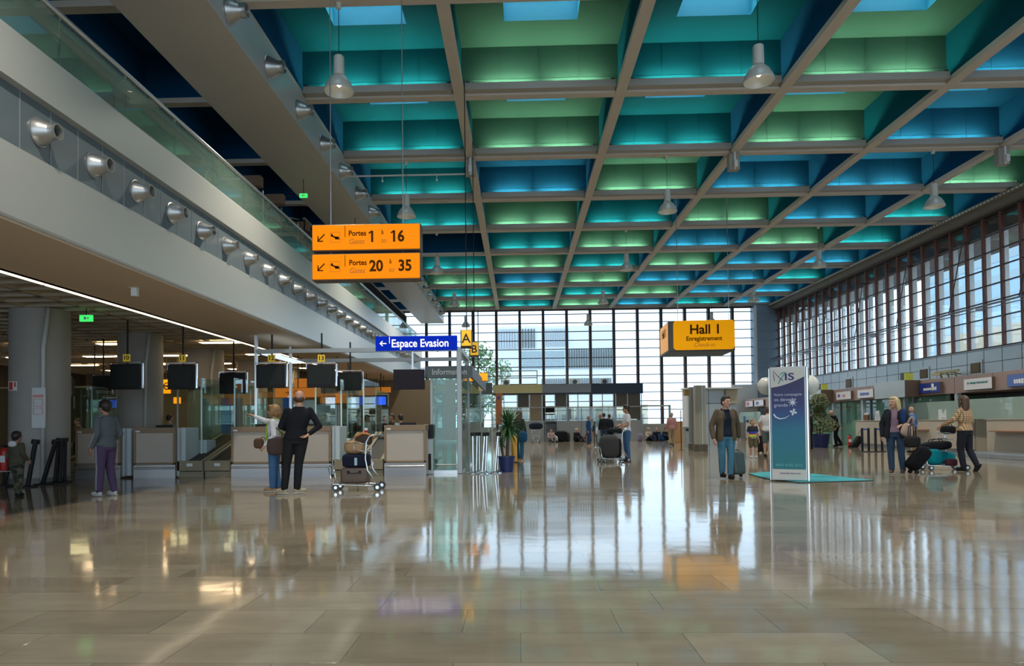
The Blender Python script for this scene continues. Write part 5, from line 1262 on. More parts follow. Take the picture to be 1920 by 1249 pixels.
def person(label, px, py, H, rz, pose=None, top=None, pants=None, shoes=None, hair='short', hc=HB, skin=SKIN, sleeve='long', plen='long', girth=1.0, hyaw=0.0, vox=0.011,
           jacket=None, curl=0.5, hem=.49, female=False, at_=None, group=None, face=True, bare_feet=False, point=None):
    J = {k: V(*v) for k, v in NEU.items()}
    if female:
        for k in ('shL', 'shR'): J[k].x *= 0.88
    for k, v in (pose or {}).items(): J[k] = V(*v)
    J['head'].z -= .012
    J = {k: v*H for k, v in J.items()}
    base = at_ if at_ is not None else at(px, py, Z=0)
    t = thing('person', label, 'person', (base.x, base.y, base.z if at_ is not None else 0), math.radians(rz), group)
    S = H
    # torso spine rings ------------------------------------------------------
    def torso(mb, inf, zlo=None, zhi=1.0, skirt=0.0):
        P, C, N = J['pel'], J['chest'], J['neck']; d = (C-P)
        hipw = .098 if not female else .102
        rows = [(-.16, .082, .062), (0.0, hipw, .068), (.25, .088, .063), (.45, .078 if not female else .070, .056), (.75, .090, .063), (1.0, .100 if not female else .092, .066), (1.28, .104 if not female else .09, .058), (1.48, .062, .047), (1.60, .040, .038)]
        ang = math.atan2((J['shL']-J['shR']).y, (J['shL']-J['shR']).x)
        rings = []
        for f, a, b_ in rows:
            if zlo is not None and f < zlo: continue
            if f > zhi*1.6: continue
            if f <= 1: c = P + d*f
            else: c = C + (N-C)*((f-1)/0.58)
            k = max(0.0, min(1.0, f)); g = 1 + (girth-1)*(1 if f < 1.2 else 0.3)
            if skirt and f < 0.2: g *= 1+skirt
            rings.append((c, (a*g)*S+inf, (b_*g)*S+inf, ang*k))
        mb.loft(rings, 20)
    def arm(mb, s, inf, upto='wr', shorts=False):
        a, b_, c = J['sh'+s], J['el'+s], J['wr'+s]; g = 0.5+girth*0.5
        mb.cap(a, b_ if not shorts else a.lerp(b_, 0.62), .029*S*g+inf, .025*S*g+inf+(0.006 if shorts else 0))
        if not shorts: mb.cap(b_, c if upto == 'wr' else b_.lerp(c, .93), .0245*S*g+inf, .0165*S+inf)
    def leg(mb, s, inf, short=False):
        a, b_, c = J['hip'+s], J['kn'+s], J['an'+s]; g = 0.5+girth*0.5
        if short: mb.cap(a, a.lerp(b_, .92), .056*S*g+inf, .044*S*g+inf)
        else:
            mb.cap(a, b_, .054*S*g+inf, .037*S+inf); mb.cap(b_, b_.lerp(c, .3), .036*S+inf, .036*S+inf); mb.cap(b_.lerp(c, .3), c+V(0,0,.012*S), .036*S+inf, (.022*S+inf) if inf < .006 else (.029*S+inf))
    hd = J['head']; hr = .0725*S if H > 1.4 else .082*S
    k_ = hr/.068; Mh = Matrix.Rotation(math.radians(hyaw), 3, 'Z')
    hdir = (hd-J['neck']); 
    def hp(x, y, z): return hd + Mh @ V(x*k_, y*k_, z*k_)
    # body: one continuous surface ----------------------------------------------
    b = MB(); torso(b, 0.0)
    for s in 'LR':
        arm(b, s, 0); leg(b, s, 0)
        # hand
        w_, e_ = J['wr'+s], J['el'+s]; dr = (w_-e_).normalized(); sg = 1 if s == 'L' else -1
        side = dr.cross(V(0,0,1)); side = V(0,-1,0) if side.length < 0.3 else side.normalized()
        if abs(dr.z) > 0.6: side = (V(0,-1,0) - dr*dr.dot(V(0,-1,0))).normalized()
        nrm = dr.cross(side).normalized()
        if nrm.dot(V(-sg,0,-0.3)) < 0: nrm = -nrm
        hl = .105*S
        Mm = Matrix((side, nrm, dr)).transposed()
        b.ell(w_+dr*hl*.28, (.023*S, .012*S, .030*S), 10, 6, M=Mm)
        cu_ = curl if not (point == s) else 0.15
        for q in range(4):
            f0 = w_+dr*hl*.50+side*((q-1.5)*.0115*S); L1 = (.030,.034,.032,.026)[q]*S
            cc = cu_ if not (point == s and q > 0) else 1.1
            d1 = (dr*math.cos(cc*.7)+nrm*math.sin(cc*.7)); d2 = (dr*math.cos(cc*1.5)+nrm*math.sin(cc*1.5))
            f1 = f0+d1*L1*.75; f2 = f1+d2*L1*.75
            b.cap(f0, f1, .0062*S, .0056*S, 8); b.cap(f1, f2, .0056*S, .0050*S, 8)
        th0 = w_+dr*hl*.20+side*.018*S; th1 = th0+(dr*.7+side*.55+nrm*.35).normalized()*.026*S; b.cap(th0, th1, .0075*S, .0065*S, 8); b.cap(th1, th1+(dr*.9+nrm*.4).normalized()*.020*S, .0065*S, .0055*S, 8)
    b.cap(J['neck']-V(0,0,.02*S), hd+V(0,.008*S,-.03*S), .032*S, .030*S)
    b.ell(hp(0,.004,.010), (.044*k_, .053*k_, .056*k_), 18, 12, M=Mh)
    b.ell(hp(0,-.012,-.026), (.034*k_, .036*k_, .036*k_), 14, 8, M=Mh); b.ell(hp(0,-.036,-.052), (.014*k_, .012*k_, .010*k_), 10, 6, M=Mh)
    b.cap(hp(0,-.046,.006), hp(0,-.059,-.014), .0055*k_, .0095*k_, 8)
    b.ell(hp(0,-.045,.018), (.026*k_, .010*k_, .006*k_), 10, 6, M=Mh)
    for sg in (1, -1):
        b.ell(hp(sg*.044,.004,-.004), (.007*k_, .013*k_, .018*k_), 8, 6, M=Mh); b.ell(hp(sg*.020,-.036,-.012), (.013*k_, .012*k_, .012*k_), 8, 6, M=Mh)
    body = b.build('body', skin, t, smooth=True); remesh(body, min(vox, .010) if vox < .015 else vox*.8, 3, .45)
    if face:
        for sg in (1, -1): MB().ell(hp(sg*.018,-.047,.004), (.0065*k_, .004*k_, .0038*k_), 10, 6, M=Mh).build('eye', EYE, t, smooth=True)
        MB().ell(hp(0,-.0475,-.032), (.014*k_, .005*k_, .0042*k_), 10, 6, M=Mh).build('mouth', LIP, t, smooth=True)
        if H > 1.3: MB().ell(hp(.018,-.048,.0155), (.011*k_, .004*k_, .0022*k_), 8, 4, M=Mh).ell(hp(-.018,-.048,.0155), (.011*k_, .004*k_, .0022*k_), 8, 4, M=Mh).build('eyebrows', hc, t, smooth=True)
    # hair ---------------------------------------------------------------------
    h = MB()
    if hair != 'bald':
        h.ell(hp(0,.012,.021), (.0485*k_, .053*k_, .054*k_), 18, 12, M=Mh); h.ell(hp(0,.030,.0), (.043*k_, .034*k_, .045*k_), 14, 8, M=Mh)
        if hair == 'short': h.ell(hp(0,-.012,.052), (.038*k_, .036*k_, .020*k_), 12, 8, M=Mh)
        if hair == 'puffy': h.ell(hp(0,.014,.024), (.056*k_, .060*k_, .060*k_), 16, 10, M=Mh); h.ell(hp(0,-.018,.054), (.036*k_,.034*k_,.022*k_), 12, 8, M=Mh)
        if hair == 'bob':
            h.ell(hp(0,.012,.010), (.064*k_, .062*k_, .068*k_), 18, 12, M=Mh); h.ell(hp(0,.03,-.022), (.058*k_, .048*k_, .045*k_), 14, 8, M=Mh); h.ell(hp(0,-.028,.050), (.044*k_,.030*k_,.022*k_), 12, 8, M=Mh)
            for sg in (1, -1): h.ell(hp(sg*.050,-.006,-.005), (.015*k_,.026*k_,.044*k_), 10, 8, M=Mh)
        if hair == 'long':
            h.loft([(hp(0,.022,.04), .050*k_, .044*k_, 0), (hp(0,.028,0), .054*k_, .040*k_, 0), (hp(0,.034,-.05), .056*k_, .036*k_, 0), (hp(0,.040,-.10), .054*k_, .030*k_, 0), (hp(0,.046,-.15), .042*k_, .020*k_, 0), (hp(0,.048,-.175), .02*k_, .01*k_, 0)], 16)
            h.ell(hp(0,-.022,.052), (.040*k_,.030*k_,.020*k_), 12, 8, M=Mh)
            for sg in (1, -1): h.cap(hp(sg*.045,-.010,.03), hp(sg*.054,.004,-.06), .013*k_, .014*k_, 10); h.cap(hp(sg*.054,.004,-.06), hp(sg*.050,.015,-.115), .014*k_, .008*k_, 10)
    else:
        h.ell(hp(0,.022,-.012), (.0480*k_, .036*k_, .034*k_), 16, 8, M=Mh)
    if hair != 'none':
        remesh(h.build('hair', hc, t, smooth=True), .009 if vox < .015 else vox*.8, 2, .5)
    # clothing --------------------------------------------------------------------
    if top is not None:
        m = MB(); torso(m, .010, zlo=(0.0 if hem >= .5 else -.2), zhi=1.0, skirt=0.04)
        for s in 'LR': arm(m, s, .009, upto='cuff', shorts=(sleeve == 'short'))
        remesh(m.build('shirt', top, t, smooth=True), vox, 3)
    if jacket is not None:
        m = MB(); P, C, N = J['pel'], J['chest'], J['neck']
        for s, sg in (('L', 1), ('R', -1)):
            arm(m, s, .020, upto='cuff')
            rows = [(P+V(sg*.080,-.012,-.085)*1.0*S if False else P+V(sg*.082*S,-.010*S,-.075*S), .036, .062), (P+V(sg*.080*S,-.008*S,0), .038, .068), (P.lerp(C,.5)+V(sg*.072*S,-.006*S,0), .036, .064), (C+V(sg*.072*S,-.008*S,0), .044, .068), (C.lerp(N,.6)+V(sg*.066*S,0,0), .044, .060), (N+V(sg*.045*S,.004*S,-.012*S), .026, .042)]
            m.loft([(c, a*S*girth+.008, b2*S*girth+.008, 0) for c, a, b2 in rows], 14)
        rows = [(P+V(0,.034*S,-.075*S), .088, .036), (P+V(0,.034*S,0), .092, .040), (P.lerp(C,.5)+V(0,.032*S,0), .082, .036), (C+V(0,.030*S,0), .095, .040), (C.lerp(N,.6)+V(0,.026*S,0), .096, .036), (N+V(0,.022*S,-.008*S), .045, .026)]
        m.loft([(c, a*S*girth+.008, b2*S*girth+.008, 0) for c, a, b2 in rows], 18)
        remesh(m.build('jacket', jacket, t, smooth=True), vox, 3)
        cl = MB()
        for sg in (1, -1): cl.tube([N+V(sg*.015*S, .048*S, .012*S), N+V(sg*.050*S, .012*S, .004*S), N+V(sg*.040*S, -.050*S, -.030*S), C+V(sg*.040*S, -.082*S*girth, -.02*S)], .012, n=8)
        cl.build('collar', jacket, t, smooth=True)
    if pants is not None:
        m = MB(); P = J['pel']
        m.loft([(P+V(0,0,-.06*S), .088*S*girth+.006, .062*S*girth+.006, 0), (P, (.102 if female else .098)*S*girth+.006, .068*S*girth+.006, 0), (P+(J['chest']-P).normalized()*.055*S, .086*S*girth+.006, .062*S*girth+.006, 0)], 18)
        for s in 'LR': leg(m, s, .009, short=(plen == 'short'))
        remesh(m.build('trousers', pants, t, smooth=True), vox, 3)
    if shoes is not None:
        for s in 'LR':
            an, kn = J['an'+s], J['kn'+s]; fw_ = V(0,-1,0) if ('to'+s) not in J else (J['to'+s]-an)
            fw_ = V(fw_.x, fw_.y, fw_.z if abs(fw_.z) > .05*S else 0).normalized(); sd = fw_.cross(V(0,0,1)).normalized(); up_ = sd.cross(fw_)
            M_ = Matrix((sd, fw_, up_)).transposed(); c = an+up_*(-.020*S)
            m = MB().ell(c+fw_*.050*S, (.026*S, .055*S, .022*S), 14, 8, M=M_).ell(c-fw_*.004*S, (.023*S, .032*S, .030*S), 12, 8, M=M_).ell(c+fw_*.018*S+up_*.012*S, (.020*S, .036*S, .022*S), 12, 8, M=M_)
            o = m.build('shoe', shoes, t, smooth=True); remesh(o, .009 if vox < .015 else .014, 2)
            so_ = MB(); pts = [(.024*math.cos(a), .036+.066*math.sin(a)) for a in [2*PI*q/16 for q in range(16)]]
            vs = [c+sd*(x*S)+fw_*((y-.014)*S)+up_*zz for zz in (-.026*S, -.014*S) for x, y in pts]
            so_.add(vs, [tuple(range(15,-1,-1)), tuple(range(16,32))]+[(q,(q+1)%16,16+(q+1)%16,16+q) for q in range(16)]); so_.build('sole', mat('sole_pale', (0.45,0.43,0.36), 0.6) if shoes.name != 'shoe_black' else shoes, o)
    t['H'] = H
    return t, J
def wpt(t, v): return mw(t) @ v

def sell(mb, c, r, e=0.45, n=28, m=16, M=None):
    """soft rounded-box volume"""
    def p(v, k): return math.copysign(abs(v)**k, v)
    vs = []; c = Vector(c)
    for i in range(m+1):
        a = -PI/2+PI*i/m
        for k in range(n):
            b_ = 2*PI*k/n
            q = V(r[0]*p(math.cos(a), e)*p(math.cos(b_), e), r[1]*p(math.cos(a), e)*p(math.sin(b_), e), r[2]*p(math.sin(a), e)); vs.append(c+(M @ q if M else q))
    fs = [(i*n+k, i*n+(k+1)%n, (i+1)*n+(k+1)%n, (i+1)*n+k) for i in range(m) for k in range(n)]
    return mb.add(vs, fs)
def bag(name, label, cat, loc, size, m_, rz=0.0, tilt=0.0, handle=True, e=0.45, hm=None, group=None, hh=0.12):
    t = thing(name, label, cat, loc, rz, group); M = Matrix.Rotation(tilt, 3, 'Y')
    sell(MB(), M @ V(0,0,size[2]/2), (size[0]/2, size[1]/2, size[2]/2), e, M=M).build('body', m_, t, smooth=True)
    if handle:
        for sg in (1, -1):
            MB().tube([M @ V(-size[0]*.2, sg*size[1]*.25, size[2]*.97), M @ V(-size[0]*.15, sg*size[1]*.2, size[2]+hh*.8), M @ V(0, sg*size[1]*.15, size[2]+hh), M @ V(size[0]*.15, sg*size[1]*.2, size[2]+hh*.8), M @ V(size[0]*.2, sg*size[1]*.25, size[2]*.97)], .010).build('handle', hm or m_, t, smooth=True)
    z_ = MB(); sell(z_, M @ V(0,0,size[2]*.80), (size[0]/2*.93, size[1]/2*.95, .008), .5, 28, 4, M=M); z_.build('seam', INSIDE, t)
    return t
def suitcase(label, loc, size, m_, rz=0.0, tilt=0.0, tele=0.0, soft=False, name='suitcase'):
    """size: width x, depth y, height z; tilts back about its wheels; telescopic handle on the +Y side"""
    t = thing(name, label, 'suitcase', loc, rz); M = Matrix.Translation((0,0,.05)) @ Matrix.Rotation(tilt, 4, 'X')
    def T(mb): mb.v = [tuple(M @ Vector(v)) for v in mb.v]; return mb
    w_, d_, h_ = size
    b = MB(); sell(b, V(0, -d_/2, h_/2), (w_/2, d_/2, h_/2), 0.28 if not soft else .4); T(b).build('body', m_, t, smooth=True)
    b = MB(); 
    for q in (-.28, 0, .28): b.box(w_*q-.008, -d_-.004, h_*.12, w_*q+.008, -d_+.02, h_*.88)
    T(b).build('ribs', m_, t, bevel=.004)
    for sg in (1, -1):
        b = MB().cyl((sg*w_*.36-.02, -.02, 0), (sg*w_*.36+.02, -.02, 0), .045, n=16); T(b).build('wheel', BLACK, t, smooth='auto')
    b = MB().tube([(-.07, -d_/2, h_), (-.06, -d_/2, h_+.03), (.06, -d_/2, h_+.03), (.07, -d_/2, h_)], .009); T(b).build('handle', BLACK, t, smooth=True)
    if tele:
        b = MB().tube([(-w_*.24, 0, h_*.8), (-w_*.24, 0, h_+tele), (w_*.24, 0, h_+tele), (w_*.24, 0, h_*.8)], .008); T(b).build('pull_handle', CHROME, t, smooth=True)
    return t, M
def cart(label, loc, rz=0.0):
    """airport trolley; pushes toward -X, handle at +X; local length about 1 m"""
    t = thing('luggage_trolley', label, 'luggage trolley', loc, rz)
    m = MB(); W = .26
    for sg in (1, -1): m.tube([(-.50, sg*W*.7, .46), (-.44, sg*W*.7, .16), (-.40, sg*W*.8, .125), (.20, sg*W, .10), (.36, sg*W, .10)], .013)
    for xx in (-.40, -.2, 0, .2): m.tube([(xx, -W*.85, .118), (xx, W*.85, .118)], .010)
    m.tube([(-.50, -W*.7, .46), (-.50, W*.7, .46)], .013)
    m.build('base_frame', CHROME, t, smooth=True)
    m = MB()
    for sg in (1, -1): m.tube([(.44, sg*W, .09), (.24, sg*W, .38), (.20, sg*W, .60), (.22, sg*W, .90), (.27, sg*W, 1.0), (.34, sg*W, 1.03), (.40, sg*W*.95, 1.03)], .014)
    m.build('upright', CHROME, t, smooth=True)
    MB().tube([(.40, -W*.95, 1.03), (.42, -W*.8, 1.03), (.42, W*.8, 1.03), (.40, W*.95, 1.03)], .017).build('handle', mat('trolley_grip', (0.25,0.26,0.27), 0.5), t, smooth=True)
    m = MB()
    for zz in (.72, .86):
        m.tube([(.24, -W*.9, zz), (-.02, -W*.8, zz+.04), (-.02, W*.8, zz+.04), (.24, W*.9, zz)], .006)
    for q in range(7): y_ = -W*.8+q*W*1.6/6; m.tube([(.22, y_, .72), (-.02, y_, .76), (-.02, y_, .90)], .004)
    m.build('basket', CHROME, t, smooth=True)
    for x, y_, r in ((-.36, -W*.75, .065), (-.36, W*.75, .065), (.42, -W, .07), (.42, W, .07)):
        wh = MB().lathe([(0,-.018),(r*.55,-.018),(r*.6,-.02),(r*.95,-.018),(r,-.008),(r,.008),(r*.95,.018),(r*.6,.02),(r*.55,.018),(0,.018)], (x, y_, r), axis='Y', n=20).build('wheel', mat('wheel_rubber', (0.05,0.055,0.06), 0.6), t, smooth='auto')
        MB().cyl((x, y_-.024, r), (x, y_+.024, r), r*.45, n=14).build('hub', CHROME, wh)
    return t

def banded(name, stops, axis=2, rough=.85):
    m = bpy.data.materials.new(name); m.use_nodes = True; nt = m.node_tree; b = nt.nodes['Principled BSDF']; b.inputs['Roughness'].default_value = rough
    tc = nt.nodes.new('ShaderNodeTexCoord'); sp_ = nt.nodes.new('ShaderNodeSeparateXYZ'); nt.links.new(tc.outputs['Object'], sp_.inputs[0])
    cr = nt.nodes.new('ShaderNodeValToRGB'); cr.color_ramp.interpolation = 'CONSTANT'; e = cr.color_ramp.elements
    e[0].position = 0; e[0].color = (*stops[0][1], 1); e[1].position = stops[1][0]; e[1].color = (*stops[1][1], 1)
    for p_, c in stops[2:]: x = e.new(p_); x.color = (*c, 1)
    if axis == 2.5:
        ml = nt.nodes.new('ShaderNodeMath'); ml.operation = 'MULTIPLY_ADD'; ml.inputs[1].default_value = 0.35; nt.links.new(sp_.outputs[0], ml.inputs[0]); nt.links.new(sp_.outputs[2], ml.inputs[2]); nt.links.new(ml.outputs[0], cr.inputs[0])
    else: nt.links.new(sp_.outputs[int(axis)], cr.inputs[0])
    nt.links.new(cr.outputs[0], b.inputs['Base Color']); _mats[name] = m; return m
def plaid():
    m = bpy.data.materials.new('plaid_cloth'); m.use_nodes = True; nt = m.node_tree; b = nt.nodes['Principled BSDF']; b.inputs['Roughness'].default_value = .85
    tc = nt.nodes.new('ShaderNodeTexCoord'); outs = []
    for ax, sc in (('X', 7.0), ('Z', 7.0)):
        w_ = nt.nodes.new('ShaderNodeTexWave'); w_.bands_direction = ax; w_.inputs['Scale'].default_value = sc; w_.inputs['Distortion'].default_value = .6
        nt.links.new(tc.outputs['Object'], w_.inputs[0]); outs.append(w_.outputs['Fac'])
    mx = nt.nodes.new('ShaderNodeMix'); mx.data_type = 'RGBA'; mx.inputs[6].default_value = (.62,.50,.34,1); mx.inputs[7].default_value = (.30,.17,.07,1); nt.links.new(outs[0], mx.inputs[0])
    m2 = nt.nodes.new('ShaderNodeMix'); m2.data_type = 'RGBA'; m2.blend_type = 'MULTIPLY'; m2.inputs[0].default_value = .75
    r2 = nt.nodes.new('ShaderNodeValToRGB'); r2.color_ramp.elements[0].color = (1,.95,.85,1); r2.color_ramp.elements[1].color = (.40,.26,.15,1); nt.links.new(outs[1], r2.inputs[0])
    nt.links.new(mx.outputs[2], m2.inputs[6]); nt.links.new(r2.outputs[0], m2.inputs[7]); nt.links.new(m2.outputs[2], b.inputs['Base Color']); return m
def camo():
    m = bpy.data.materials.new('camo_cloth'); m.use_nodes = True; nt = m.node_tree; b = nt.nodes['Principled BSDF']; b.inputs['Roughness'].default_value = .9
    tc = nt.nodes.new('ShaderNodeTexCoord'); n_ = nt.nodes.new('ShaderNodeTexNoise'); n_.inputs['Scale'].default_value = 14; nt.links.new(tc.outputs['Object'], n_.inputs[0])
    cr = nt.nodes.new('ShaderNodeValToRGB'); cr.color_ramp.interpolation = 'CONSTANT'; e = cr.color_ramp.elements; e[0].color = (.02,.022,.015,1); e[1].position = .45; e[1].color = (.07,.07,.04,1); x = e.new(.55); x.color = (.12,.10,.06,1)
    nt.links.new(n_.outputs['Fac'], cr.inputs[0]); nt.links.new(cr.outputs[0], b.inputs['Base Color']); return m

SH_B = mat('shoe_black', (0.011,0.010,0.010), 0.7, spec=.2); SH_W = mat('shoe_white', (0.50,0.50,0.50), 0.5); SH_T = mat('shoe_tan', (0.30,0.17,0.08), 0.6); SH_K = mat('shoe_khaki', (0.36,0.32,0.22), 0.6)
JEAN = cloth('jeans_blue', (0.05,0.13,0.26)); JEAND = cloth('jeans_dark', (0.025,0.05,0.09)); JEANM = cloth('jeans_mid', (0.055,0.16,0.23), .35); BLK = cloth('black_cloth', (0.010,0.011,0.014)); WHC = cloth('white_cloth', (0.60,0.60,0.62), .05)
NAVC = cloth('navy_cloth', (0.010,0.016,0.03)); GRC = cloth('grey_cloth', (0.14,0.15,0.15)); KHA = cloth('khaki_cloth', (0.30,0.23,0.14)); BRC = cloth('brown_cloth', (0.11,0.075,0.045))

# boy at the left edge --------------------------------------------------------
pb, J = person('small child seen from behind, olive jacket with white hood and camouflage trousers', 31, 931, 1.16, 168,
    dict(anR=(-.06,.02,.05), knR=(-.06,-.01,.27), anL=(.05,-.05,.055), knL=(.06,-.05,.28), wrL=(.10,-.10,.66), elL=(.15,.02,.62), wrR=(-.15,-.06,.56), elR=(-.15,.03,.66)),
    top=cloth('olive_jacket', (0.075,0.070,0.045)), pants=camo(), shoes=SH_B, hair='puffy', hc=HB, skin=SKIN2, girth=1.25, vox=.010)
remesh(sell(MB(), J['neck']+V(0,.075,-.015), (.072,.045,.055), .7).build('hood', WHC, pb, smooth=True), .01, 3)

# man in track suit ------------------------------------------------------------
TRK = cloth('grey_track_jacket', (0.105,0.125,0.135)); PUR = cloth('purple_trousers', (0.085,0.055,0.115))
pm_, J = person('dark-haired man in grey track jacket and purple striped trousers, looking left', 198, 930, 1.72, -108,
    dict(elL=(.150,.05,.635), wrL=(.14,-.035,.50), wrR=(-.12,-.09,.53), elR=(-.15,.03,.64), head=(0,-.02,.925), anL=(.06,-.02,.05), anR=(-.06,.05,.05)),
    top=TRK, pants=PUR, shoes=SH_W, hair='puffy', hc=HB, skin=SKIN2, girth=1.12, hem=.47, hyaw=5)
m = MB()
for s in 'LR':
    sg = 1 if s == 'L' else -1
    for dx in (-.010, .010): m.tube([J['hip'+s]+V(sg*.108,dx,0), J['kn'+s]+V(sg*.076,dx,0), J['an'+s]+V(sg*.066,dx,.03)], .0032, n=6)
m.build('trouser_stripes', SH_W, pm_)
m = MB().tube([J['neck']+V(.03,.01,.0), J['shL']+V(.02,0,.055), J['elL']+V(.052,0,.0), J['wrL']+V(.042,0,.02)], .006); m.build('sleeve_stripe', SH_W, pm_)
MB().tube([J['neck']+V(.055*math.cos(a), -.005+.05*math.sin(a), .004) for a in [2*PI*k/12 for k in range(12)]], .014, closed=True).build('collar', TRK, pm_, smooth=True)

# pointing woman -----------------------------------------------------------------
pw, J = person('woman with golden hair, white top, green scarf and jeans, pointing left', 515, 922, 1.63, -86,
    dict(elR=(-.150,-.135,.800), wrR=(-.165,-.275,.862), elL=(.135,.03,.635), wrL=(.125,-.075,.525), anL=(.045,-.01,.05), anR=(-.045,.03,.05)),
    top=WHC, pants=JEAN, shoes=SH_T, hair='bob', hc=HGB, female=True, girth=1.12, hem=.52, hyaw=0, point='R', curl=.9)
LIME = cloth('lime_scarf', (0.25,0.42,0.06))
m = MB(); m.tube([J['neck']+V(.062*math.cos(a), -.008+.068*math.sin(a), -.008) for a in [2*PI*k/14 for k in range(14)]], .026, closed=True)
m.tube([J['neck']+V(.02,-.07,-.02), J['chest']+V(.03,-.125,.04), J['chest']+V(.03,-.14,-.14), J['pel']+V(.04,-.145,.05)], .022, radii=[.02,.028,.03,.022])
m.tube([J['neck']+V(.03,.06,-.02), J['chest']+V(.05,.10,.04), J['chest']+V(.05,.12,-.12)], .022, radii=[.02,.03,.03]); remesh(m.build('scarf', LIME, pw, smooth=True), .010, 3)
DBR = cloth('dark_brown_bag', (0.065,0.045,0.035)); 
c = wpt(pw, J['pel']+V(.20,.13,-.10)); tb = bag('shoulder_bag', 'large dark brown shoulder bag hanging behind the pointing woman', 'bag', (c.x, c.y, c.z-.08), (.42,.16,.34), DBR, rz=0.05, handle=False, e=.55)
m = MB(); M1 = mw(tb).inverted(); a1 = M1 @ wpt(pw, J['shL']+V(.015,.0,.05)); m.tube([V(-.15,0,.32), a1+V(-.02,0,-.12), a1, a1+V(.03,0.02,-.12), V(.14,0,.32)], .010); m.build('strap', DBR, tb, smooth=True)
c = wpt(pw, J['wrL']+V(-.02,-.11,-.03)); tb = bag('handbag', 'small brown pouch bag held in front of the pointing woman', 'bag', (c.x, c.y, c.z-.02), (.17,.13,.19), cloth('pouch_brown', (0.09,0.05,0.03)), handle=False, e=.6)
MB().tube([V(.03,0,.18), V(.07,0,.22), V(.12,.0,.17)], .008).build('strap', DBR, tb, smooth=True)

# man in black -----------------------------------------------------------------
pk_, J = person('balding man in black jacket and trousers seen from behind, hand on his hip', 551, 926, 1.88, -160,
    dict(pel=(-.02,0,.53), chest=(-.040,0,.72), neck=(-.052,-.0,.825), head=(-.056,-.012,.925), shL=(.055,0,.79), shR=(-.150,.0,.79),
         elR=(-.235,.03,.640), wrR=(-.135,.075,.565), elL=(.115,-.02,.64), wrL=(.03,-.11,.60),
         hipL=(.035,0,.515), knL=(.065,-.01,.285), anL=(.085,.0,.05), toL=(.155,-.05,.05), hipR=(-.075,0,.515), knR=(-.045,.0,.285), anR=(-.030,.01,.05), toR=(-.085,-.02,.05)),
    top=BLK, pants=cloth('black_trousers', (0.014,0.014,0.015)), shoes=SH_K, hair='bald', hc=HBR, girth=1.12, hem=.46, hyaw=-12, curl=.7)
MB().tube([J['neck']+V(.058*math.cos(a), -.005+.052*math.sin(a), .002) for a in [2*PI*k/12 for k in range(12)]], .015, closed=True).build('collar', BLK, pk_, smooth=True)

# walking man with suitcase -------------------------------------------------------
px_, J = person('dark-haired man in open brown jacket, navy shirt and blue jeans walking with a suitcase', 1362, 898, 1.78, 8,
    dict(elL=(.165,.03,.645), wrL=(.180,.035,.495), elR=(-.165,.02,.635), wrR=(-.165,-.03,.485), knL=(.045,-.035,.29), anL=(.035,-.03,.05), knR=(-.055,-.01,.29), anR=(-.030,.05,.065), head=(.005,-.016,.925)),
    top=NAVC, pants=JEANM, shoes=SH_B, hair='short', hc=HB, jacket=cloth('brown_jacket', (0.095,0.072,0.045)), hyaw=18, hem=.49, curl=.8, vox=.010)
q = at(1389, 897, Z=0); suitcase('grey-green hard suitcase pulled by the man in the brown jacket', (q.x, q.y+.30, 0), (.26,.22,.50), mat('grey_green_shell', (0.045,0.075,0.075), 0.4), rz=0.15, tilt=-.16, tele=.34)

# boy in stripes -------------------------------------------------------------------
STR = banded('boy_striped_shirt', [(0,(0.012,0.014,0.018)),(.655,(.45,.47,.45)),(.69,(0.012,0.014,0.018)),(.705,(.35,.55,.02)),(.755,(.65,.55,.03)),(.775,(.55,.03,.06)),(.81,(.02,.08,.50)),(.88,(0.012,0.014,0.018))], axis=2)
person('young boy in a rainbow-striped t-shirt and khaki shorts walking', 1412, 859, 1.29, 8, dict(wrL=(.155,-.02,.46), wrR=(-.155,-.03,.46), anL=(.05,-.03,.05), anR=(-.05,.03,.05), knL=(.055,-.04,.285)),
    top=STR, pants=cloth('khaki_shorts', (0.12,0.10,0.055)), shoes=SH_W, hair='short', hc=HGB, sleeve='short', plen='short', vox=.012, hyaw=10)
# woman half hidden by the totem
pp_, J = person('person in white short-sleeved shirt half hidden behind the left side of the totem', 1441, 857, 1.74, 150, dict(elR=(-.16,.0,.66), wrR=(-.17,-.10,.60), elL=(.16,.02,.65)), top=WHC, pants=cloth('grey_green_skirt', (0.10,0.13,0.13)), shoes=SH_B, hair='short', hc=HBR, sleeve='short', plen='short', vox=.014, girth=1.1)
q = at(1432, 850, Z=0); suitcase('tall black suitcase beside the person in the white shirt behind the totem', (q.x-.02, q.y+.3, 0), (.32,.24,.62), SH_B, rz=.4, tele=.3)
# person in black right of totem
person('person in dark suit half hidden behind the right side of the totem', 1519, 842, 1.72, -95, dict(wrL=(.14,-.05,.5)), top=BLK, pants=BLK, shoes=SH_B, hair='short', hc=HB, vox=.018, girth=1.1)
# stooping man
person('elderly man in dark clothes leaning forward as he walks left, pulling a bag', 1568, 838, 1.80, -90, dict(chest=(0,-.035,.715), neck=(0,-.07,.81), head=(0,-.115,.895), shL=(.105,-.065,.785), shR=(-.105,-.06,.785), elL=(.14,-.06,.62), wrL=(.12,-.10,.50), elR=(-.14,.0,.62), wrR=(-.13,.10,.52), knL=(.055,-.05,.285), anL=(.055,-.02,.05), knR=(-.055,.03,.285), anR=(-.055,.15,.07)),
    top=BLK, pants=BLK, shoes=SH_B, hair='bald', hc=HGR, vox=.017, girth=1.15)
q = at(1594, 839, Z=0); suitcase('black wheeled bag tilted behind the stooping man', (q.x, q.y, 0), (.30,.28,.62), SH_B, rz=PI/2, tilt=.62, soft=True, tele=.35)

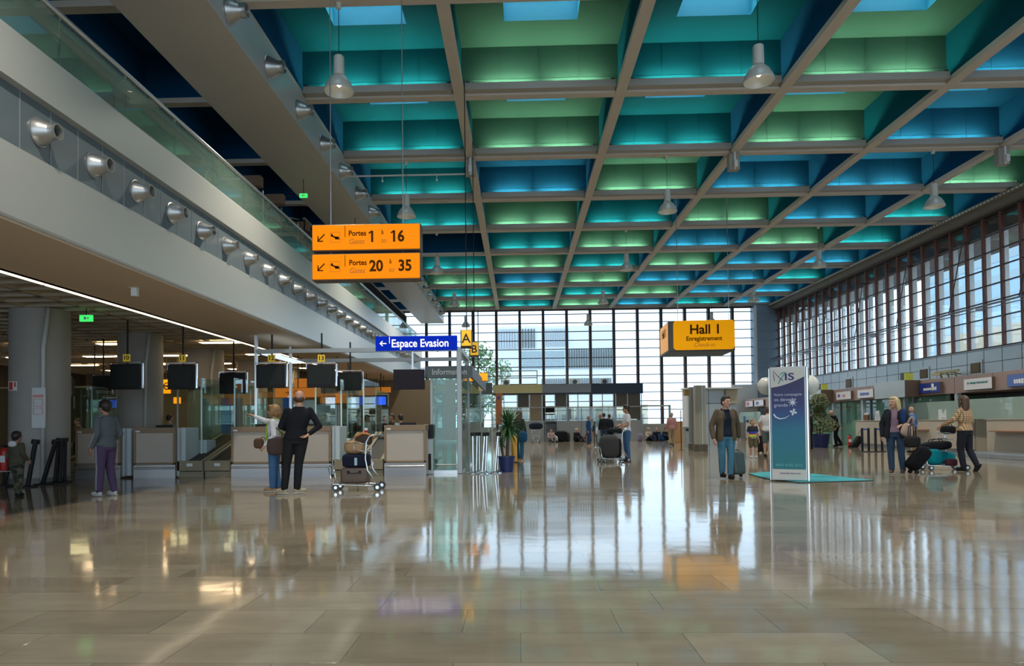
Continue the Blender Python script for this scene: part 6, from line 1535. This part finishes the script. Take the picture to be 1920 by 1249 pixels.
# blonde woman with bags -----------------------------------------------------------
MAU = cloth('mauve_top', (0.22,0.15,0.20))
pl_, J = person('blonde woman in dark jacket, mauve top and jeans, carrying bags and looking left', 1681, 889, 1.76, -38,
    dict(elR=(-.155,.015,.64), wrR=(-.150,-.01,.48), elL=(.165,.01,.645), wrL=(.10,-.135,.625), anL=(.07,.03,.05), anR=(-.05,-.01,.05), head=(-.01,-.018,.922)),
    top=MAU, pants=JEAND, shoes=mat('shoe_brown_dark', (0.06,0.03,0.02), .5), hair='long', hc=HBL, female=True, jacket=cloth('dark_jacket', (0.014,0.016,0.022)), hyaw=-30, hem=.52, vox=.010)
MB().loft([(J['pel']+V(0,0,.030), .178, .122, 0), (J['pel']+V(0,0,.062), .170, .118, 0)], 20).build('belt', mat('silver_belt', (0.30,0.30,0.28), .4), pl_)
q = at(1699, 838, Y=15.0); th_ = bag('handbag', 'black handbag hanging from the blonde woman\'s arm', 'bag', (q.x+.10, 14.95, .62), (.34,.14,.24), SH_B, rz=.1, handle=True, hh=.26, e=.5)
q = at(1704, 805, Y=15.1); th_ = bag('tote_bag', 'beige and pink cloth tote under the blonde woman\'s arm', 'bag', (q.x-.02, 15.2, .86), (.25,.14,.28), cloth('beige_pink_tote', (0.42,0.30,0.24)), rz=-.1, tilt=.35, handle=True, hh=.16, e=.6)
q = at(1699, 770, Y=15.2); th_ = bag('blue_folded_coat', 'blue folded garment behind the blonde woman\'s shoulder', 'garment', (q.x-.02, 15.28, 1.15), (.09,.10,.30), cloth('deep_blue', (0.01,0.04,0.14)), handle=False, e=.7)
q = at(1714, 890, Z=0); suitcase('black soft suitcase leaning behind the blonde woman', (q.x, q.y, 0), (.30,.26,.58), mat('black_nylon', (0.006,0.006,0.008), .85, spec=.15), rz=-1.45, tilt=-.75, soft=True)
# man in blue shirt
person('grey-haired man in blue shirt and khaki trousers standing behind the blonde woman', 1711, 849, 1.74, -150, dict(elL=(.15,-.03,.65), wrL=(.08,-.12,.62)), top=cloth('blue_shirt', (0.10,0.20,0.42)), pants=KHA, shoes=SH_B, hair='bald', hc=HGR, vox=.015, girth=1.22, sleeve='long', hem=.49, hyaw=-30)

# brunette with trolley ----------------------------------------------------------------
pr_, J = person('brunette woman in plaid shirt and dark jeans seen from behind, pushing a trolley', 1811, 884, 1.79, -152,
    dict(elR=(-.150,.0,.645), wrR=(-.13,-.10,.555), elL=(.165,-.05,.665), wrL=(.175,-.185,.600), hipL=(.055,0,.515), knL=(.05,-.03,.285), anL=(.03,-.01,.05), knR=(-.05,.02,.285), anR=(-.06,.10,.085), toR=(-.06,.06,.02)),
    top=plaid(), pants=cloth('black_jeans', (0.015,0.017,0.024)), shoes=SH_B, hair='long', hc=HBR, female=True, girth=1.10, hem=.50, hyaw=-25, vox=.010, curl=1.0)
q = at(1777, 882, Z=0)
CA = -.05
ct = cart('luggage trolley pushed by the brunette, loaded with teal bags', (q.x-.05, q.y+.12, 0), CA)
TEAL = cloth('teal_nylon', (0.0,0.20,0.24))
bag('duffel_bag', 'bright teal duffel bag at the front of the brunette\'s trolley', 'bag', (q.x-.33, q.y+.02, .13), (.36,.34,.38), TEAL, rz=.3, handle=False, e=.6)
bag('duffel_bag', 'long teal duffel bag lying across the rear of the brunette\'s trolley', 'bag', (q.x+.03, q.y+.30, .13), (.62,.30,.30), TEAL, rz=.05, handle=False, e=.55)
bag('backpack', 'black bag draped over the teal bags on the brunette\'s trolley', 'bag', (q.x-.12, q.y+.22, .47), (.66,.34,.22), BLK, rz=-.08, tilt=-.08, handle=True, e=.6, hh=.05)
bag('camera_bag', 'small black bag in the top basket of the brunette\'s trolley', 'bag', (q.x+.10, q.y+.12, .86), (.30,.24,.20), BLK, handle=True, e=.5, hh=.05)
bag('small_bag', 'small dark red bag low on the right of the brunette\'s trolley', 'bag', (q.x+.02, q.y-.10, .12), (.26,.14,.16), cloth('dark_red_bag', (0.07,0.02,0.03)), handle=False, e=.5)

# loaded trolley by the desks ------------------------------------------------------------
q = at(665, 921, Z=0); K = .93
ct = cart('chrome luggage trolley loaded with brown and navy bags in front of the luggage belts', (q.x, q.y+.22, 0), 0.03)
cx_, cy_ = q.x, q.y+.22
BRS = mat('brown_leather', (0.11,0.075,0.055), .5, noise=.1)
s_ = thing('suitcase', 'brown leather suitcase at the bottom of the loaded trolley', 'suitcase', (cx_-.03, cy_, .125))
sell(MB(), V(0,0,.155), (.26,.18,.15), .3).build('body', BRS, s_, smooth=True)
for x in (-.10, .12): MB().box(x-.022, -.192, .19, x+.022, -.178, .25).build('clasp', INSIDE, s_)
MB().tube([(-.07,-.185,.22),(-.05,-.21,.2),(.06,-.21,.2),(.08,-.185,.22)], .008).build('handle', INSIDE, s_)
s_ = thing('travel_bag', 'dark navy travel bag stacked on the brown suitcase', 'bag', (cx_-.01, cy_, .43))
sell(MB(), V(0,0,.125), (.25,.18,.125), .35).build('body', cloth('navy_nylon', (0.010,0.013,0.028)), s_, smooth=True); MB().box(.0, -.19, .04, .05, -.178, .18).build('luggage_tag', mat('pale_blue_tag', (.35,.5,.6), .5), s_)
s_ = bag('leather_bag', 'tan crumpled leather bag on top of the navy travel bag', 'bag', (cx_-.04, cy_, .675), (.40,.28,.26), mat('tan_leather', (0.36,0.22,0.10), .5, noise=.3, nscale=6, bump=.8, bscale=6), handle=True, e=.7, hm=BRS, hh=.04)
s_ = bag('handbag', 'dark brown handbag in the basket of the loaded trolley', 'bag', (cx_+.13, cy_, .84), (.30,.20,.22), DBR, handle=False, e=.55)
MB().tube([(-.17,-.05,.06),(-.14,-.09,.16),(-.02,-.10,.22),(.08,-.08,.21),(.18,-.06,.17),(.2,-.03,.12)], .02, radii=[.012,.02,.022,.02,.02,.01]).build('orange_scarf', cloth('orange_cloth', (.50,.20,.06)), s_, smooth=True)
s_ = thing('paper_cup', 'white and red paper cup on the brown handbag in the trolley basket', 'cup', (cx_+.17, cy_-.02, 1.062)); MB().lathe([(0,0),(.028,0),(.036,.10),(.034,.10),(.026,.01),(0,.01)], n=16).build('cup', PAPER, s_, smooth='auto'); MB().lathe([(.0295,.012),(.0335,.055)], n=16).build('red_band', REDM, s_)

# white-shirt man with trolley --------------------------------------------------------------
person('dark-skinned man in white shirt and jeans standing at a trolley in mid hall', 1176, 865, 1.80, -84, dict(elL=(.14,-.02,.64), wrL=(.12,-.13,.60), elR=(-.14,-.02,.64), wrR=(-.12,-.15,.61)), top=WHC, pants=JEAN, shoes=SH_B, hair='puffy', hc=HB, skin=SKIN2, vox=.014, sleeve='short', hem=.47)
q = at(1152, 867, Z=0); cart('luggage trolley with dark bags in front of the man in the white shirt', (q.x-.05, q.y+.1, 0), .35)
GBG = cloth('grey_bag', (0.045,0.045,0.045))
bag('travel_bag', 'large dark grey bag on the mid-hall trolley', 'bag', (q.x-.16, q.y-.04, .13), (.60,.42,.72), GBG, rz=.35, handle=False, e=.6)
bag('travel_bag', 'black suitcase standing at the rear of the mid-hall trolley', 'bag', (q.x+.07, q.y+.30, .13), (.30,.40,.60), BLK, rz=.35, handle=False, e=.4)
bag('travel_bag', 'black bag on the basket of the mid-hall trolley', 'bag', (q.x+.03, q.y+.12, .86), (.48,.30,.20), BLK, rz=.35, handle=True, e=.6, hh=.04)

# group in mid hall -------------------------------------------------------------------------
BLC = cloth('royal_blue', (0.015,0.06,0.16))
person('man in blue top and blue trousers standing left in the mid-hall group', 1104, 836, 1.66, 60, top=BLC, pants=BLC, shoes=SH_T, hair='bald', hc=HB, skin=SKIN2, vox=.02)
person('man in black seen from behind in the middle of the mid-hall group', 1133, 838, 1.76, 175, top=BLK, pants=JEAND, shoes=SH_B, hair='short', hc=HB, vox=.02, girth=1.15)
person('person in dark coat behind the man in black of the mid-hall group', 1143, 834, 1.74, -160, top=NAVC, pants=BLK, shoes=SH_B, hair='short', hc=HB, skin=SKIN2, vox=.02)
person('person with pinkish headscarf and pale blue robe in the mid-hall group', 1126, 834, 1.78, 10, top=cloth('pale_blue_robe', (.22,.38,.42)), pants=_mats['pale_blue_robe'], shoes=SH_B, hair='bob', hc=mat('pink_scarf', (.42,.30,.28), .8), skin=SKIN2, vox=.02, girth=1.1)
person('child with long dark hair and a white bag in the mid-hall group', 1117, 831, 1.35, -170, top=JEAND, pants=cloth('brown_grey', (.12,.10,.09)), shoes=SH_B, hair='long', hc=HB, vox=.02)
q = at(1119, 812, Y=36.2); bag('sling_bag', 'white sling bag on the long-haired child of the mid-hall group', 'bag', (q.x, 36.2, .62), (.13,.10,.38), WHC, handle=False, e=.6)
person('man in pink shirt and beige trousers walking away toward the far window', 1260, 836, 1.75, 176, dict(knR=(-.05,-.03,.29), anR=(-.04,-.01,.05), anL=(.04,.08,.08)), top=cloth('pink_shirt', (.42,.20,.19)), pants=KHA, shoes=SH_B, hair='short', hc=HGR, vox=.02, girth=1.1, hem=.46)
person('person in dark green jacket and blue trousers behind the potted yucca', 974, 864, 1.68, 150, dict(anL=(.05,-.05,.05)), top=cloth('dark_green_jacket', (.025,.04,.03)), pants=cloth('teal_trousers', (.02,.10,.17)), shoes=SH_T, hair='long', hc=HBR, vox=.015, female=True)
q = at(981, 830, Y=21.5); bag('shoulder_bag', 'blue shoulder bag of the person behind the yucca', 'bag', (q.x, 22.3, .62), (.28,.18,.36), cloth('blue_bag_cloth', (.01,.07,.16)), handle=False, e=.6)
person('woman with pale hair and blue clothes walking beyond the walking man', 1324, 829, 1.62, -80, dict(chest=(0,-.02,.72), head=(0,-.03,.92)), top=cloth('pale_top', (.40,.30,.26)), pants=BLC, shoes=SH_B, hair='long', hc=HBL, vox=.02, female=True)

# people sitting on the floor along the far wall -----------------------------------------------
SIT = dict(pel=(0,.05,.07), chest=(0,.04,.26), neck=(0,.03,.365), head=(0,.01,.465), shL=(.105,.03,.345), shR=(-.105,.03,.345), elL=(.15,-.03,.21), wrL=(.10,-.14,.19), elR=(-.15,-.03,.21), wrR=(-.10,-.14,.19),
           hipL=(.06,.03,.06), hipR=(-.06,.03,.06), knL=(.09,-.18,.19), anL=(.07,-.33,.045), knR=(-.09,-.18,.19), anR=(-.07,-.33,.045))
for px, py, rz, tc_, pc_, hc_, hs, lab in ((1026, 825, 20, cloth('pale_pink', (.45,.30,.28)), GRC, HBR, 'short', 'person in pale pink sitting on the floor beside the shop steps'),
        (1090, 825, -40, cloth('brown_dress', (.16,.08,.05)), cloth('brown_dress2', (.14,.07,.05)), HB, 'short', 'person in brown sitting on the floor left of the mid-hall group'),
        (1073, 826, 30, BLK, BLK, mat('cream_hat', (.50,.42,.22), .8), 'puffy', 'person with cream headwear sitting on the floor among dark bags'),
        (1206, 826, 30, cloth('cream_top', (.42,.36,.30)), NAVC, HGR, 'short', 'grey-haired person in cream sitting on the floor, leftmost of the right-hand group'),
        (1213, 825, -10, NAVC, NAVC, HGR, 'short', 'person in navy sitting on the floor, in the middle of the right-hand group'),
        (1230, 825, 30, BLK, BLK, HB, 'short', 'person in black sitting on the floor with a blue bag, right of the others')):
    person(lab, px, py, 1.70, rz, SIT, top=tc_, pants=pc_, shoes=SH_B, hair=hs, hc=hc_, vox=.022, at_=V(at(px, py, Z=0).x, 45.8, 0), face=False)
for px, w_, h_, m_, lab, Y in ((1052, .9, .72, BLK, 'pile-high black suitcase against the shop base wall', 46.3), (1064, .35, .6, GBG, 'dark grey bag beside the person with cream headwear', 46.5), (1082, .5, .45, DBR, 'brown bag between the floor sitters', 46.6), (1241, .55, .5, BLC, 'blue bag right of the floor sitter in black', 45.8), (1220, .4, .55, BLK, 'black bag between the right-hand floor sitters', 46.2), (1200, .3, .5, cloth('pale_violet', (.22,.18,.28)), 'pale violet bag left of the right-hand floor sitters', 46.2), (1040, .4, .4, WHC, 'white bag right of the person in pale pink', 46.0)):
    bag('travel_bag', lab, 'bag', (at(px, 820, Y=Y).x, Y, 0), (w_, .35, h_), m_, handle=True, e=.5, hh=.05)
q = V(at(1005, 820, Y=45).x, 45, 0); cart('silver luggage trolley standing by the shop wall with a navy bag on it', q, 1.57)
bag('travel_bag', 'navy bag on the silver trolley by the shop wall', 'bag', (q.x, q.y+.1, .86), (.9,.4,.42), NAVC, handle=True, e=.6, hh=.05)

# people behind the desks -------------------------------------------------------------------------
for k, (px, Y, H, rz, tc_, hc_, hs, lab) in enumerate(((114, 21.3, 1.58, 40, BLK, HBR, 'bob', 'person in dark clothes behind the far-left glass divider'),
        (146, 21.3, 1.55, -30, cloth('rust_top', (.16,.07,.04)), HBR, 'short', 'person in rust-coloured top left of the grey-jacketed man'),
        (318, 20.0, 1.62, 160, cloth('sage_shirt', (.22,.25,.18)), HB, 'short', 'person in sage shirt behind the second check-in desk'),
        (656, 20.8, 1.60, 20, SH_B, HBR, 'short', 'person in the shade just right of the man in black'),
        (690, 21.6, 1.58, -20, cloth('khaki_top', (.24,.20,.13)), HB, 'long', 'person in khaki top behind the luggage trolley'),
        (718, 22.3, 1.55, 60, BLK, HB, 'short', 'person in black behind the trolley handle'),
        (735, 21.8, 1.60, -60, BRC, HBR, 'short', 'person in brown left of the person in pale blue'),
        (751, 20.9, 1.56, -140, cloth('pale_blue_shirt', (.32,.42,.50)), HB, 'short', 'person in pale blue shirt behind the last check-in desk'))):
    person(lab, px, 0, H, rz, None, top=tc_, pants=BLK, shoes=SH_B, hair=hs, hc=hc_, vox=.018, at_=V(at(px, 790, Y=Y).x, Y, 0), face=False)
